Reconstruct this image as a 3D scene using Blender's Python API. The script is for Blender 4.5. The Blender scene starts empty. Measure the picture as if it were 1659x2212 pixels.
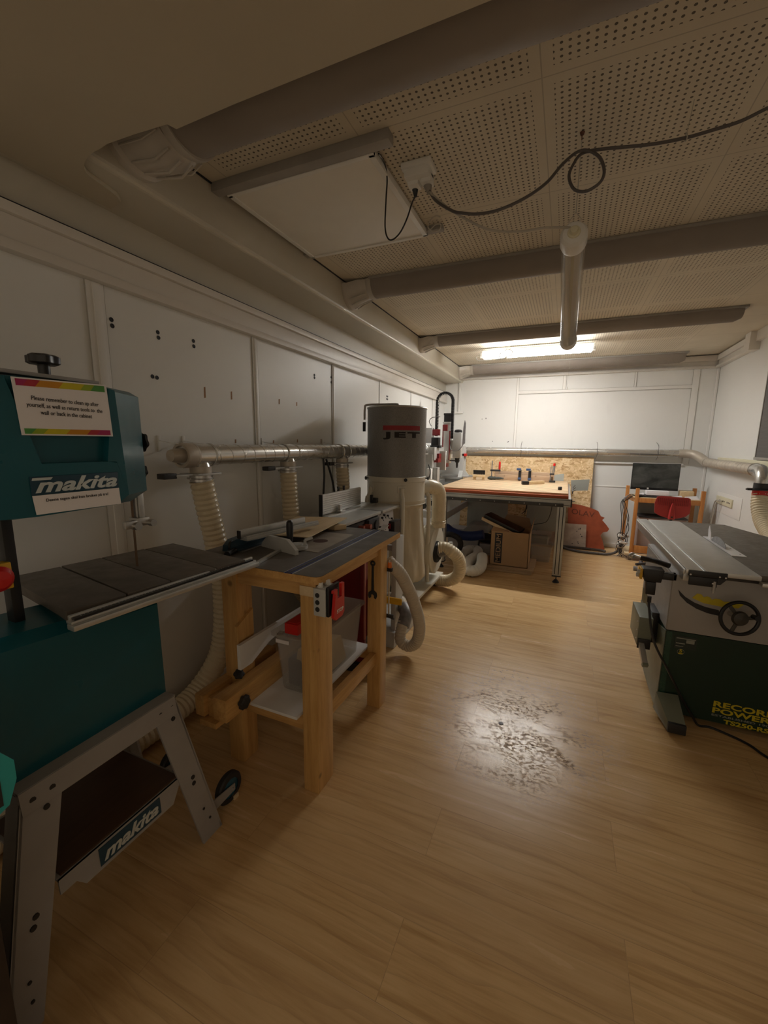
import bpy, bmesh, math, random
from mathutils import Vector, Matrix
random.seed(7)
PI = math.pi
S = bpy.context.scene
COL = S.collection

# ---------------------------------------------------------------- camera, light, exposure
YAW, PIT, ROL, H = -0.40914356, 0.16478553, -0.01163928, 1.45
fwd = Vector((math.sin(YAW)*math.cos(PIT), math.cos(YAW)*math.cos(PIT), -math.sin(PIT)))
rgt = Vector((math.cos(YAW), -math.sin(YAW), 0)); dwn = fwd.cross(rgt)
cr = math.cos(ROL)*rgt + math.sin(ROL)*dwn; cd = -math.sin(ROL)*rgt + math.cos(ROL)*dwn
cam = bpy.data.cameras.new('camera'); camo = bpy.data.objects.new('camera', cam); COL.objects.link(camo)
m = Matrix.Identity(4)
for i in range(3):
    m[i][0] = cr[i]; m[i][1] = -cd[i]; m[i][2] = -fwd[i]
m[2][3] = H
camo.matrix_world = m
cam.sensor_fit = 'VERTICAL'; cam.sensor_height = 36; cam.lens = 892.6/2212*36
cam.clip_start = 0.02; cam.clip_end = 60
S.camera = camo
W = bpy.data.worlds.new('world'); S.world = W; W.use_nodes = True
bg = W.node_tree.nodes['Background']; bg.inputs[0].default_value = (1.0, 0.80, 0.58, 1); bg.inputs[1].default_value = 0.092  # added warm fill light, entering through the left-out rear wall
LAMP_STRENGTH = 55.0
S.view_settings.view_transform = 'Standard'; S.view_settings.look = 'None'
S.view_settings.exposure = 2.12; S.view_settings.gamma = 1; S.view_settings.use_curve_mapping = False

# ---------------------------------------------------------------- materials
class NT:
    def __init__(s, name):
        s.m = bpy.data.materials.new(name); s.m.use_nodes = True
        s.t = s.m.node_tree; s.p = s.t.nodes['Principled BSDF']
    def n(s, ty, **kw):
        x = s.t.nodes.new(ty)
        for k, v in kw.items(): setattr(x, k, v)
        return x
    def l(s, a, b): s.t.links.new(a, b)
    def math(s, op, a, b=None, c=None):
        x = s.n('ShaderNodeMath', operation=op)
        for i, v in enumerate((a, b, c)):
            if v is None: continue
            if isinstance(v, (int, float)): x.inputs[i].default_value = v
            else: s.l(v, x.inputs[i])
        return x.outputs[0]
    def coord(s, scale=(1, 1, 1), loc=(0, 0, 0), rot=(0, 0, 0), use='Object'):
        tc = s.n('ShaderNodeTexCoord'); mp = s.n('ShaderNodeMapping')
        mp.inputs['Scale'].default_value = scale; mp.inputs['Location'].default_value = loc; mp.inputs['Rotation'].default_value = rot
        s.l(tc.outputs[use], mp.inputs[0]); return mp.outputs[0]
    def noise(s, vec, scale, detail=3, rough=.55, dist=0):
        x = s.n('ShaderNodeTexNoise'); s.l(vec, x.inputs['Vector'])
        x.inputs['Scale'].default_value = scale; x.inputs['Detail'].default_value = detail
        x.inputs['Roughness'].default_value = rough; x.inputs['Distortion'].default_value = dist
        return x.outputs['Fac']
    def ramp(s, fac, stops):
        x = s.n('ShaderNodeValToRGB'); s.l(fac, x.inputs[0]); e = x.color_ramp.elements
        while len(e) < len(stops): e.new(.5)
        for i, (p, c) in enumerate(stops):
            e[i].position = p; e[i].color = (c if len(c) == 4 else (*c, 1)) if not isinstance(c, (int, float)) else (c, c, c, 1)
        return x.outputs[0]
    def mix(s, fac, a, b, mode='MIX'):
        x = s.n('ShaderNodeMixRGB', blend_type=mode)
        for i, v in enumerate((fac, a, b)):
            if isinstance(v, (int, float)): x.inputs[i].default_value = v
            elif isinstance(v, tuple): x.inputs[i].default_value = (*v, 1) if len(v) == 3 else v
            else: s.l(v, x.inputs[i])
        return x.outputs[0]
    def bump(s, h, strength=.2, dist=.002):
        x = s.n('ShaderNodeBump'); x.inputs['Strength'].default_value = strength; x.inputs['Distance'].default_value = dist
        s.l(h, x.inputs['Height']); s.l(x.outputs[0], s.p.inputs['Normal'])
    def out(s, col=None, rough=None, metal=0):
        if col is not None:
            if isinstance(col, tuple): s.p.inputs['Base Color'].default_value = (*col, 1)
            else: s.l(col, s.p.inputs['Base Color'])
        if rough is not None:
            if isinstance(rough, (int, float)): s.p.inputs['Roughness'].default_value = rough
            else: s.l(rough, s.p.inputs['Roughness'])
        s.p.inputs['Metallic'].default_value = metal
        return s.m

def plain(name, c, rough=.5, metal=0, var=.08, scale=9, bump=0, spec=None, trans=0):
    t = NT(name); v = t.coord(); n = t.noise(v, scale, 4)
    a = tuple(max(0, x*(1-var)) for x in c); b = tuple(min(1, x*(1+var)) for x in c)
    col = t.ramp(n, [(.3, a), (.7, b)])
    r = t.ramp(t.noise(v, scale*2.3, 3), [(.3, max(.02, rough*.85)), (.75, min(1, rough*1.12))])
    if bump: t.bump(t.noise(v, 160, 3), bump, .001)
    if spec is not None: t.p.inputs['Specular IOR Level'].default_value = spec
    if trans: t.p.inputs['Transmission Weight'].default_value = trans
    return t.out(col, r, metal)

def wood(name, c1, c2, axis='Z', rough=.45, knots=True, fine=1.0):
    t = NT(name)
    sc = {'X': (1.2, 16, 16), 'Y': (16, 1.2, 16), 'Z': (16, 16, 1.2)}[axis]
    v = t.coord(tuple(x*fine for x in sc)); n = t.noise(v, 2.2, 5, .6, .6)
    v2 = t.coord(tuple(x*4*fine for x in sc)); f = t.noise(v2, 3, 4, .6)
    n2 = t.math('ADD', t.math('MULTIPLY', n, .7), t.math('MULTIPLY', f, .3))
    col = t.ramp(n2, [(.32, c2), (.62, c1)])
    if knots:
        vk = t.coord((5, 5, 5)); vo = t.n('ShaderNodeTexVoronoi'); t.l(vk, vo.inputs['Vector']); vo.inputs['Scale'].default_value = 1.3
        k = t.ramp(vo.outputs['Distance'], [(.05, 1.0), (.11, 0.0)])
        col = t.mix(t.math('MULTIPLY', k, .75), col, tuple(x*.35 for x in c2))
    t.bump(f, .12, .001)
    return t.out(col, rough)

M = {}
def wall_mat(name, c, var=.04):
    t = NT(name); v = t.coord(); n = t.noise(v, 1.3, 6, .6); s2 = t.noise(t.coord((1, 1, .35)), 7, 4, .6, .4)
    col = t.ramp(n, [(.25, tuple(x*(1-var) for x in c)), (.7, c)])
    col = t.mix(t.ramp(s2, [(.62, 0.0), (.8, .16)]), col, tuple(x*.72 for x in c))
    t.bump(t.noise(v, 55, 4), .08, .002)
    return t.out(col, .42)
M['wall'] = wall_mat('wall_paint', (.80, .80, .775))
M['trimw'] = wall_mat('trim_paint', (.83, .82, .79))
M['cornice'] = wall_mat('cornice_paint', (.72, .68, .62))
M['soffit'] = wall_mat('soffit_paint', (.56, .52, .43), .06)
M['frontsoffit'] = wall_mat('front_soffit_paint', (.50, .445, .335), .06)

def ceiling_mat():
    t = NT('perforated_ceiling'); tc = t.n('ShaderNodeTexCoord'); sp = t.n('ShaderNodeSeparateXYZ'); t.l(tc.outputs['Object'], sp.inputs[0])
    X, Y = sp.outputs[0], sp.outputs[1]; s = .653
    def axis(c, o):
        u = t.math('FRACT', t.math('DIVIDE', t.math('SUBTRACT', c, o), s))
        ins = t.math('LESS_THAN', t.math('ABSOLUTE', t.math('SUBTRACT', u, .5)), 12.5/28)
        seam = t.math('LESS_THAN', t.math('SUBTRACT', .5, t.math('ABSOLUTE', t.math('SUBTRACT', u, .5))), .0032)
        v = t.math('SUBTRACT', t.math('FRACT', t.math('ADD', t.math('MULTIPLY', u, 28), 0.0)), .5)
        return ins, seam, v
    ix, sx, vx = axis(X, -.160-.653*4); iy, sy, vy = axis(Y, 1.59-.653*5)
    d = t.math('SQRT', t.math('ADD', t.math('MULTIPLY', vx, vx), t.math('MULTIPLY', vy, vy)))
    h = t.math('MULTIPLY', t.math('MULTIPLY', t.math('LESS_THAN', d, .20), ix), iy)
    h = t.math('MULTIPLY', h, t.math('MULTIPLY', t.math('LESS_THAN', X, 1.13), t.math('GREATER_THAN', X, -1.45)))
    seam = t.math('MULTIPLY', t.math('MAXIMUM', sx, sy), .40)
    n = t.noise(t.coord(), 2.0, 5)
    base = t.ramp(n, [(.3, (.60, .54, .43)), (.7, (.68, .62, .50))])
    c = t.mix(h, base, (.13, .11, .085)); c = t.mix(seam, c, (.20, .17, .13))  # holes are dark dots: the shade inside them is put into the colour
    t.bump(t.math('SUBTRACT', 1.0, t.math('MAXIMUM', h, seam)), .5, .004)
    return t.out(c, .75)
M['ceil'] = ceiling_mat()

def floor_mat():
    t = NT('laminate_floor'); v = t.coord()
    br = t.n('ShaderNodeTexBrick'); t.l(t.coord((1, 1, 1), (.35, -.145, 0)), br.inputs['Vector'])
    br.offset = .5; br.offset_frequency = 2; br.squash = 1
    for k, val in (('Scale', 1), ('Mortar Size', .0012), ('Mortar Smooth', .3), ('Bias', 0), ('Brick Width', 1.24), ('Row Height', .214)): br.inputs[k].default_value = val
    br.inputs['Color1'].default_value = (0, 0, 0, 1); br.inputs['Color2'].default_value = (1, 1, 1, 1); br.inputs['Mortar'].default_value = (.5, .5, .5, 1)
    plank = t.math('MULTIPLY', br.outputs['Color'], 1.0)
    # per plank shift of the grain
    cx = t.n('ShaderNodeCombineXYZ'); t.l(t.math('MULTIPLY', plank, 7.3), cx.inputs[0]); t.l(t.math('MULTIPLY', plank, 3.1), cx.inputs[2])
    def shifted(sc):
        mp = t.coord(sc); a = t.n('ShaderNodeVectorMath', operation='ADD'); t.l(mp, a.inputs[0]); t.l(cx.outputs[0], a.inputs[1]); return a.outputs[0]
    g = t.noise(shifted((1.3, 15, 1)), 1.0, 6, .62, 1.1)
    f = t.noise(shifted((3.5, 70, 1)), 1.0, 5, .65, .2)
    wv = t.n('ShaderNodeTexWave', wave_type='BANDS', bands_direction='Y', wave_profile='SAW'); t.l(shifted((.55, 3.2, 1)), wv.inputs['Vector'])
    wv.inputs['Scale'].default_value = 1.6; wv.inputs['Distortion'].default_value = 9; wv.inputs['Detail'].default_value = 3; wv.inputs['Detail Scale'].default_value = 1.2
    col = t.ramp(t.math('ADD', t.math('MULTIPLY', g, .65), t.math('MULTIPLY', f, .35)), [(.32, (.50, .295, .115)), (.5, (.70, .46, .215)), (.67, (.80, .56, .285))])
    col = t.mix(t.math('MULTIPLY', t.ramp(wv.outputs['Fac'], [(.0, 1.0), (.16, 0.0)]), .26), col, (.30, .165, .075))
    col = t.mix(t.math('MULTIPLY', plank, .30), col, (.58, .39, .21))
    col = t.mix(t.math('MULTIPLY', br.outputs['Fac'], .30), col, (.22, .125, .06))
    # dark knocks and scuffs
    sp = t.n('ShaderNodeSeparateXYZ'); t.l(v, sp.inputs[0])
    dx = t.math('MULTIPLY', t.math('SUBTRACT', sp.outputs[0], -.13), 1.75); dy = t.math('MULTIPLY', t.math('SUBTRACT', sp.outputs[1], 2.08), 1.7)
    dd = t.math('SQRT', t.math('ADD', t.math('MULTIPLY', dx, dx), t.math('MULTIPLY', dy, dy)))
    area = t.ramp(dd, [(.45, 1.0), (.95, 0.0)])
    sc = t.noise(t.coord((42, 62, 1)), 1.0, 6, .75); big = t.noise(t.coord((3.2, 5.5, 1), (.3, .1, 0)), 1.0, 3)
    spots = t.math('MULTIPLY', t.ramp(sc, [(.51, 0.0), (.575, 1.0)]), t.ramp(big, [(.40, 0.0), (.60, 1.0)]))
    spots = t.math('MULTIPLY', spots, area)
    def blob(cx_, cy_, ax_, ay_, rot, lo, hi):
        ca, sa = math.cos(rot), math.sin(rot); X_ = t.math('SUBTRACT', sp.outputs[0], cx_); Y_ = t.math('SUBTRACT', sp.outputs[1], cy_)
        u = t.math('DIVIDE', t.math('ADD', t.math('MULTIPLY', X_, ca), t.math('MULTIPLY', Y_, sa)), ax_)
        w = t.math('DIVIDE', t.math('SUBTRACT', t.math('MULTIPLY', Y_, ca), t.math('MULTIPLY', X_, sa)), ay_)
        d2 = t.math('SQRT', t.math('ADD', t.math('MULTIPLY', u, u), t.math('MULTIPLY', w, w)))
        return t.math('MULTIPLY', t.ramp(d2, [(.3, 1.0), (1.0, 0.0)]), t.ramp(sc, [(lo, 0.0), (hi, 1.0)]))
    for args in ((.09, 1.92, .20, .045, -.75, .47, .56), (-.04, 2.02, .12, .03, 0, .49, .57), (-.33, 2.28, .12, .07, .2, .50, .58), (-.44, 1.93, .08, .03, 0, .52, .58), (-.22, 2.55, .25, .15, 0, .56, .62)):
        spots = t.math('MAXIMUM', spots, blob(*args))
    col = t.mix(t.math('MULTIPLY', spots, .75), col, (.10, .055, .03))
    dust = t.ramp(t.noise(t.coord((30, 30, 1)), 1.6, 5, .8), [(.70, 0.0), (.76, .45)])
    dust = t.math('MULTIPLY', dust, t.ramp(t.noise(t.coord(), .9, 3), [(.5, 0.0), (.62, 1.0)]))
    col = t.mix(dust, col, (.60, .50, .36))
    hgt = t.math('SUBTRACT', t.math('MULTIPLY', f, .5), t.math('ADD', t.math('MULTIPLY', br.outputs['Fac'], 1.0), t.math('MULTIPLY', spots, 1.0)))
    t.bump(hgt, .28, .0012)
    r = t.math('ADD', t.ramp(g, [(.3, .22), (.7, .28)]), t.math('MULTIPLY', spots, .35))
    t.p.inputs['Specular IOR Level'].default_value = .5
    return t.out(col, r)
M['floor'] = floor_mat()

M['duct'] = plain('grey_duct_fabric', (.27, .235, .205), .75, 0, .05, 3)
M['ductwhite'] = plain('duct_collar_plastic', (.50, .46, .40), .4)
M['railg'] = plain('grey_rail', (.33, .31, .28), .5)
M['panelw'] = plain('heater_panel_enamel', (.80, .77, .70), .45, 0, .02)
M['white'] = plain('white_plastic', (.78, .77, .73), .4, 0, .03)
M['whitep'] = plain('white_melamine', (.80, .80, .80), .4, 0, .03)
M['gapshade'] = plain('joint_shadow_tone', (.42, .40, .36), .8)  # shade of the wall seams put into the colour of thin strips
M['black'] = plain('black_plastic', (.012, .012, .013), .38)
M['dark'] = plain('dark_rubber', (.025, .024, .024), .6)
M['teal'] = plain('teal_enamel', (.004, .095, .125), .32, 0, .05, 4, spec=.5)
M['tealclip'] = plain('turquoise_plastic', (.03, .40, .40), .4)
M['castiron'] = plain('cast_iron', (.145, .125, .105), .45, .45, .18, 12)
M['steel'] = plain('brushed_steel', (.55, .54, .52), .34, .9, .08, 20)
M['alu'] = plain('aluminium', (.62, .62, .60), .38, .75, .05, 14)
M['aludull'] = plain('dull_aluminium', (.50, .50, .48), .5, .5, .06, 14)
M['standg'] = plain('grey_stand_enamel', (.36, .345, .33), .5, 0, .05)
M['paper'] = plain('paper', (.84, .82, .84), .6, 0, .02)
M['ink'] = plain('ink_and_shade_black', (.02, .02, .025), .6)
M['silver'] = plain('silver_lettering', (.62, .68, .68), .35, .3)
M['blueplate'] = plain('dark_blue_plate', (.01, .05, .085), .4)
M['magenta'] = plain('magenta_ink', (.42, .02, .12), .6, 0, .2); M['crimson'] = plain('crimson_ink', (.48, .03, .05), .6, 0, .2)
M['orange'] = plain('orange_ink', (.62, .27, .01), .6, 0, .1); M['yellow'] = plain('yellow_ink', (.60, .52, .01), .6, 0, .1)
M['lime'] = plain('lime_ink', (.30, .42, .02), .6, 0, .1); M['green'] = plain('green_ink', (.08, .30, .06), .6, 0, .15)
M['red'] = plain('red_plastic', (.62, .02, .015), .38, 0, .06)
M['darkred'] = plain('red_enamel', (.20, .012, .014), .42, 0, .1)
M['yel'] = plain('yellow_plastic', (.75, .42, .02), .42, 0, .05)
M['orangep'] = plain('orange_plastic', (.75, .20, .03), .4)
M['pine'] = wood('pine', (.70, .43, .16), (.50, .265, .080), 'Z', .42)
M['piney'] = wood('pine_along_y', (.68, .41, .15), (.48, .25, .075), 'Y', .42)
M['pinex'] = wood('pine_along_x', (.70, .43, .17), (.50, .265, .08), 'X', .42)
M['ply'] = wood('plywood', (.74, .58, .36), (.62, .45, .25), 'Y', .5, False, .5)
M['mdf'] = wood('raw_board', (.50, .36, .22), (.42, .29, .17), 'X', .7, False)
M['cartwood'] = wood('orange_pine', (.60, .27, .08), (.46, .17, .04), 'Z', .4, False)
M['laminate'] = plain('grey_laminate', (.125, .112, .100), .52, 0, .25, 6)
M['plate'] = plain('worn_insert_plate', (.34, .30, .25), .5, .2, .15, 7)
M['bluerail'] = plain('blue_rail', (.008, .018, .12), .45, 0)
M['cream'] = plain('cream_hose_plastic', (.72, .62, .44), .28, 0, .08, 3)
M['creamd'] = plain('cream_hose_dusty', (.60, .53, .42), .5, 0, .08, 3)
M['whitehose'] = plain('white_flex_duct', (.78, .76, .70), .45, 0, .04)
M['galv'] = plain('galvanised_steel', (.66, .65, .62), .27, .78, .06, 3)
M['galvd'] = plain('dusty_galvanised_steel', (.56, .50, .42), .48, .35, .10, 4)
M['drumw'] = plain('cream_white_enamel', (.66, .62, .52), .42, 0, .03, 3)
M['bag'] = plain('canvas_bag', (.60, .53, .40), .85, 0, .07, 3, bump=.25)
M['filter'] = None
M['jetink'] = plain('dark_brown_print', (.022, .017, .015), .8); M['jetred'] = plain('dark_red_print', (.30, .018, .022), .6)
M['greymach'] = plain('machine_grey', (.40, .385, .37), .5, 0, .05, 5)
M['greylite'] = plain('light_machine_grey', (.52, .52, .50), .45, 0, .05, 5)
M['greengrey'] = plain('green_grey_enamel', (.20, .22, .17), .4, 0, .1, 5)
M['green_dk'] = plain('dark_green_enamel', (.006, .030, .018), .38, 0, .1, 5)
M['yelprint'] = plain('yellow_print', (.62, .50, .02), .5); M['greyprint'] = plain('grey_print', (.30, .32, .28), .5)
M['card'] = plain('cardboard', (.42, .27, .145), .8, 0, .06, 4)
M['cardin'] = plain('cardboard_inside', (.33, .21, .115), .85, 0, .06, 4)
M['navy'] = plain('navy_tube', (.012, .03, .13), .5)
M['redboard'] = plain('red_film_plywood', (.34, .075, .032), .5, 0, .18, 9)
M['redmesh'] = plain('red_chair_plastic', (.46, .045, .042), .42, 0, .05)
M['greypan'] = plain('grey_painted_panel', (.30, .31, .28), .55, 0, .05)
M['pinkgrey'] = plain('pinkish_grey_board', (.42, .33, .30), .55, 0, .08, 4)
M['plyred'] = wood('red_edged_ply', (.50, .11, .03), (.32, .06, .02), 'X', .5, False)
M['cable'] = plain('grey_cable', (.10, .09, .085), .5); M['cablew'] = plain('white_cable', (.45, .42, .36), .45)
M['yelwhite'] = plain('yellowed_trunking', (.72, .68, .50), .45, 0, .03)
M['tape'] = plain('grey_tape', (.20, .19, .19), .4, 0, .3, 30)
M['screen'] = NT('dusty_screen').out((.03, .035, .035), .22)
def screen_mat():
    t = NT('dusty_monitor_glass'); n = t.noise(t.coord((3, 3, 5)), 1.4, 5, .6, .5)
    return t.out(t.ramp(n, [(.38, (.018, .022, .021)), (.68, (.085, .09, .085))]), .3)
M['screen'] = screen_mat()
def filter_mat():
    t = NT('pleated_filter_cloth'); v = t.coord((170, 170, 170)); vo = t.n('ShaderNodeTexVoronoi'); t.l(v, vo.inputs['Vector']); vo.inputs['Scale'].default_value = 1
    col = t.ramp(vo.outputs['Distance'], [(.2, (.26, .255, .25)), (.8, (.19, .186, .182))])
    big = t.noise(t.coord((6, 6, 1)), 1, 3); col = t.mix(t.ramp(big, [(.4, 0.0), (.7, .25)]), col, (.33, .32, .31))
    t.bump(vo.outputs['Distance'], .4, .002)
    return t.out(col, .5, .25)
M['filter'] = filter_mat()
def osb_mat():
    t = NT('oriented_strand_board'); cols = None
    base = None
    for k, (rz, sc) in enumerate(((.4, (8, 1, 30)), (1.3, (28, 1, 9)), (-.7, (9, 1, 27)))):
        v0 = t.coord(sc, (k*3.1, 0, k*1.7), (0, rz, 0)); wn = t.n('ShaderNodeTexNoise'); t.l(v0, wn.inputs['Vector']); wn.inputs['Scale'].default_value = 1.3; va = t.n('ShaderNodeVectorMath', operation='MULTIPLY_ADD'); t.l(wn.outputs['Color'], va.inputs[0]); va.inputs[1].default_value = (.7, .7, .7); t.l(v0, va.inputs[2]); v = va.outputs[0]; vo = t.n('ShaderNodeTexVoronoi'); t.l(v, vo.inputs['Vector']); vo.inputs['Scale'].default_value = 1.0
        bw = t.n('ShaderNodeRGBToBW'); t.l(vo.outputs['Color'], bw.inputs[0])
        c = t.ramp(bw.outputs[0], [(.12, (.44, .26, .11)), (.35, (.66, .46, .235)), (.8, (.80, .62, .38))])
        base = c if base is None else t.mix(t.ramp(t.noise(t.coord((5, 1, 5), (k, 0, k)), 5, 3), [(.47, 0.0), (.53, 1.0)]), base, c)
    return t.out(base, .6)
M['osb'] = osb_mat()
def slat_mat():
    t = NT('slotted_spoilboard'); tc = t.n('ShaderNodeTexCoord'); sp = t.n('ShaderNodeSeparateXYZ'); t.l(tc.outputs['Object'], sp.inputs[0])
    g = t.math('LESS_THAN', t.math('FRACT', t.math('MULTIPLY', sp.outputs[1], 7.5)), .26)
    n = t.noise(t.coord((2, 20, 1)), 2, 4)
    c = t.ramp(n, [(.3, (.62, .44, .26)), (.7, (.74, .56, .36))]); c = t.mix(g, c, (.20, .09, .03))
    return t.out(c, .5)
M['slats'] = slat_mat()
def tote_mat():
    t = NT('frosted_clear_plastic'); tr = t.n('ShaderNodeBsdfTransparent'); mx = t.n('ShaderNodeMixShader')
    tr.inputs[0].default_value = (.93, .92, .90, 1)
    t.l(tr.outputs[0], mx.inputs[1]); t.l(t.p.outputs[0], mx.inputs[2]); mx.inputs[0].default_value = .24
    t.l(mx.outputs[0], t.t.nodes['Material Output'].inputs[0])
    return t.out((.66, .64, .60), .3)
M['clear'] = tote_mat()
def clear_tube():
    t = NT('clear_acrylic'); tr = t.n('ShaderNodeBsdfTransparent'); mx = t.n('ShaderNodeMixShader')
    tr.inputs[0].default_value = (.9, .89, .87, 1)
    t.l(tr.outputs[0], mx.inputs[1]); t.l(t.p.outputs[0], mx.inputs[2]); mx.inputs[0].default_value = .30
    t.l(mx.outputs[0], t.t.nodes['Material Output'].inputs[0])
    return t.out((.62, .60, .57), .12)
M['acryl'] = clear_tube()
def emit(name, c, s):
    t = NT(name); t.p.inputs['Emission Color'].default_value = (*c, 1); t.p.inputs['Emission Strength'].default_value = s
    return t.out(c, .5)
M['glow'] = emit('lit_tube', (1.0, .985, .955), LAMP_STRENGTH)
M['tubeglow'] = emit('glowing_diffuser', (1.0, .97, .92), 3.0)
def blind_mat():
    t = NT('grey_mesh_blind'); tc = t.n('ShaderNodeTexCoord'); sp = t.n('ShaderNodeSeparateXYZ'); t.l(tc.outputs['Object'], sp.inputs[0])
    a = t.math('LESS_THAN', t.math('FRACT', t.math('MULTIPLY', sp.outputs[1], 90)), .3); b = t.math('LESS_THAN', t.math('FRACT', t.math('MULTIPLY', sp.outputs[2], 90)), .3)
    return t.out(t.mix(t.math('MAXIMUM', a, b), (.17, .16, .155), (.10, .095, .09)), .7)
M['blind'] = blind_mat()

# ---------------------------------------------------------------- mesh helpers
class B:
    def __init__(s): s.bm = bmesh.new(); s.mi = 0
    def _f(s, vs):
        try:
            f = s.bm.faces.new(vs); f.material_index = s.mi; return f
        except ValueError: return None
    def hexa(s, p, bev=0):
        # p: 8 points, bottom ring 0-3, top ring 4-7
        v = [s.bm.verts.new(Vector(q)) for q in p]
        fs = [s._f([v[i] for i in q]) for q in ((3, 2, 1, 0), (4, 5, 6, 7), (0, 1, 5, 4), (1, 2, 6, 5), (2, 3, 7, 6), (3, 0, 4, 7))]
        if bev:
            es = list({e for f in fs for e in f.edges})
            r = bmesh.ops.bevel(s.bm, geom=es, offset=bev, segments=2, affect='EDGES', profile=.6)
            for f in r['faces']: f.material_index = s.mi
        return s
    def box(s, x0, x1, y0, y1, z0, z1, bev=0):
        return s.hexa([(x0, y0, z0), (x1, y0, z0), (x1, y1, z0), (x0, y1, z0), (x0, y0, z1), (x1, y0, z1), (x1, y1, z1), (x0, y1, z1)], bev)
    def bar(s, a, b, w, h, up=(0, 0, 1), bev=0):
        # rectangular bar from a to b; w sideways, h along up
        a = Vector(a); b = Vector(b); d = (b-a).normalized(); u = Vector(up); sd = d.cross(u).normalized(); u = sd.cross(d)
        P = []
        for q in (-1, 1):
            for c, e in ((a, -1), (a, 1), (b, 1), (b, -1)):
                P.append(c + sd*(w/2*e) + u*(h/2*q))
        return s.hexa(P, bev)
    def loft(s, rings, caps=True, closed=True):
        R = [[s.bm.verts.new(Vector(q)) for q in r] for r in rings]; n = len(R[0])
        for a, b in zip(R, R[1:]):
            for i in range(n if closed else n-1): s._f([a[i], a[(i+1) % n], b[(i+1) % n], b[i]])
        if caps: s._f(R[0][::-1]); s._f(R[-1])
        return s
    def cyl(s, a, b, r0, r1=None, n=24, caps=True):
        r1 = r0 if r1 is None else r1; a = Vector(a); b = Vector(b); d = (b-a).normalized()
        u = d.orthogonal().normalized(); w = d.cross(u)
        return s.loft([[c + (u*math.cos(2*PI*i/n) + w*math.sin(2*PI*i/n))*r for i in range(n)] for c, r in ((a, r0), (b, r1))], caps)
    def tube(s, pts, r, n=10, caps=True, smooth=0, rf=None, steps=None):
        P = [Vector(p) for p in pts]
        if smooth: P = spline(P, smooth)
        L = [0]
        for a, b in zip(P, P[1:]): L.append(L[-1] + (b-a).length)
        T = [(P[min(i+1, len(P)-1)] - P[max(i-1, 0)]).normalized() for i in range(len(P))]
        u = T[0].orthogonal().normalized(); rings = []
        for i, (p, t) in enumerate(zip(P, T)):
            u = (u - t*u.dot(t)).normalized(); w = t.cross(u)
            rr = r if rf is None else rf(L[i])
            rings.append([p + (u*math.cos(2*PI*k/n) + w*math.sin(2*PI*k/n))*rr for k in range(n)])
        return s.loft(rings, caps)
    def hose(s, pts, r, pitch=.028, amp=.006, n=20):
        P = spline([Vector(p) for p in pts], 24); L = [0]
        for a, b in zip(P, P[1:]): L.append(L[-1] + (b-a).length)
        tot = L[-1]; st = pitch/4; out = []; j = 0; k = 0; dd = 0
        while dd < tot:
            while j < len(L)-2 and L[j+1] < dd: j += 1
            f = (dd-L[j])/max(1e-9, L[j+1]-L[j]); out.append(P[j].lerp(P[j+1], f)); dd += st
        prof = (1, .65, 0, .65)
        T = [(out[min(i+1, len(out)-1)] - out[max(i-1, 0)]).normalized() for i in range(len(out))]
        u = T[0].orthogonal().normalized(); rings = []
        for i, (p, t) in enumerate(zip(out, T)):
            u = (u - t*u.dot(t)).normalized(); w = t.cross(u); rr = r - amp + amp*prof[i % 4]
            rings.append([p + (u*math.cos(2*PI*q/n) + w*math.sin(2*PI*q/n))*rr for q in range(n)])
        return s.loft(rings)
    def lathe(s, prof, c, axis=(0, 0, 1), n=36, caps=True):
        d = Vector(axis).normalized(); u = d.orthogonal().normalized(); w = d.cross(u); c = Vector(c)
        return s.loft([[c + d*z + (u*math.cos(2*PI*i/n) + w*math.sin(2*PI*i/n))*r for i in range(n)] for r, z in prof], caps)
    def prism(s, poly, axis, a, b):
        # poly in the two other axes (X: (y,z); Y: (x,z); Z: (x,y))
        f = {'X': lambda p, q: (q, p[0], p[1]), 'Y': lambda p, q: (p[0], q, p[1]), 'Z': lambda p, q: (p[0], p[1], q)}[axis]
        return s.loft([[f(p, a) for p in poly], [f(p, b) for p in poly]])
    def torus(s, c, axis, R, r, n=36, k=10):
        d = Vector(axis).normalized(); u = d.orthogonal().normalized(); w = d.cross(u); c = Vector(c); V = []
        for i in range(n):
            e = u*math.cos(2*PI*i/n) + w*math.sin(2*PI*i/n)
            V.append([s.bm.verts.new(c + e*(R + r*math.cos(2*PI*j/k)) + d*(r*math.sin(2*PI*j/k))) for j in range(k)])
        for i in range(n):
            for j in range(k): s._f([V[i][j], V[(i+1) % n][j], V[(i+1) % n][(j+1) % k], V[i][(j+1) % k]])
        return s
    def ball(s, c, r, sc=(1, 1, 1), n=16):
        res = bmesh.ops.create_uvsphere(s.bm, u_segments=n, v_segments=n//2, radius=r)
        for v in res['verts']: v.co = Vector((v.co.x*sc[0], v.co.y*sc[1], v.co.z*sc[2])) + Vector(c)
        for f in {f for v in res['verts'] for f in v.link_faces}: f.material_index = s.mi
        return s
    def poly(s, pts):
        s._f([s.bm.verts.new(Vector(p)) for p in pts]); return s

def spline(P, k):
    out = []
    for i in range(len(P)-1):
        p0 = P[max(i-1, 0)]; p1 = P[i]; p2 = P[i+1]; p3 = P[min(i+2, len(P)-1)]
        for j in range(k):
            t = j/k
            out.append(.5*((2*p1) + (p2-p0)*t + (2*p0-5*p1+4*p2-p3)*t*t + (3*p1-p0-3*p2+p3)*t**3))
    out.append(P[-1]); return out

def wloc(o):
    v = Vector((0, 0, 0))
    while o is not None: v += o.location; o = o.parent
    return v

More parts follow.
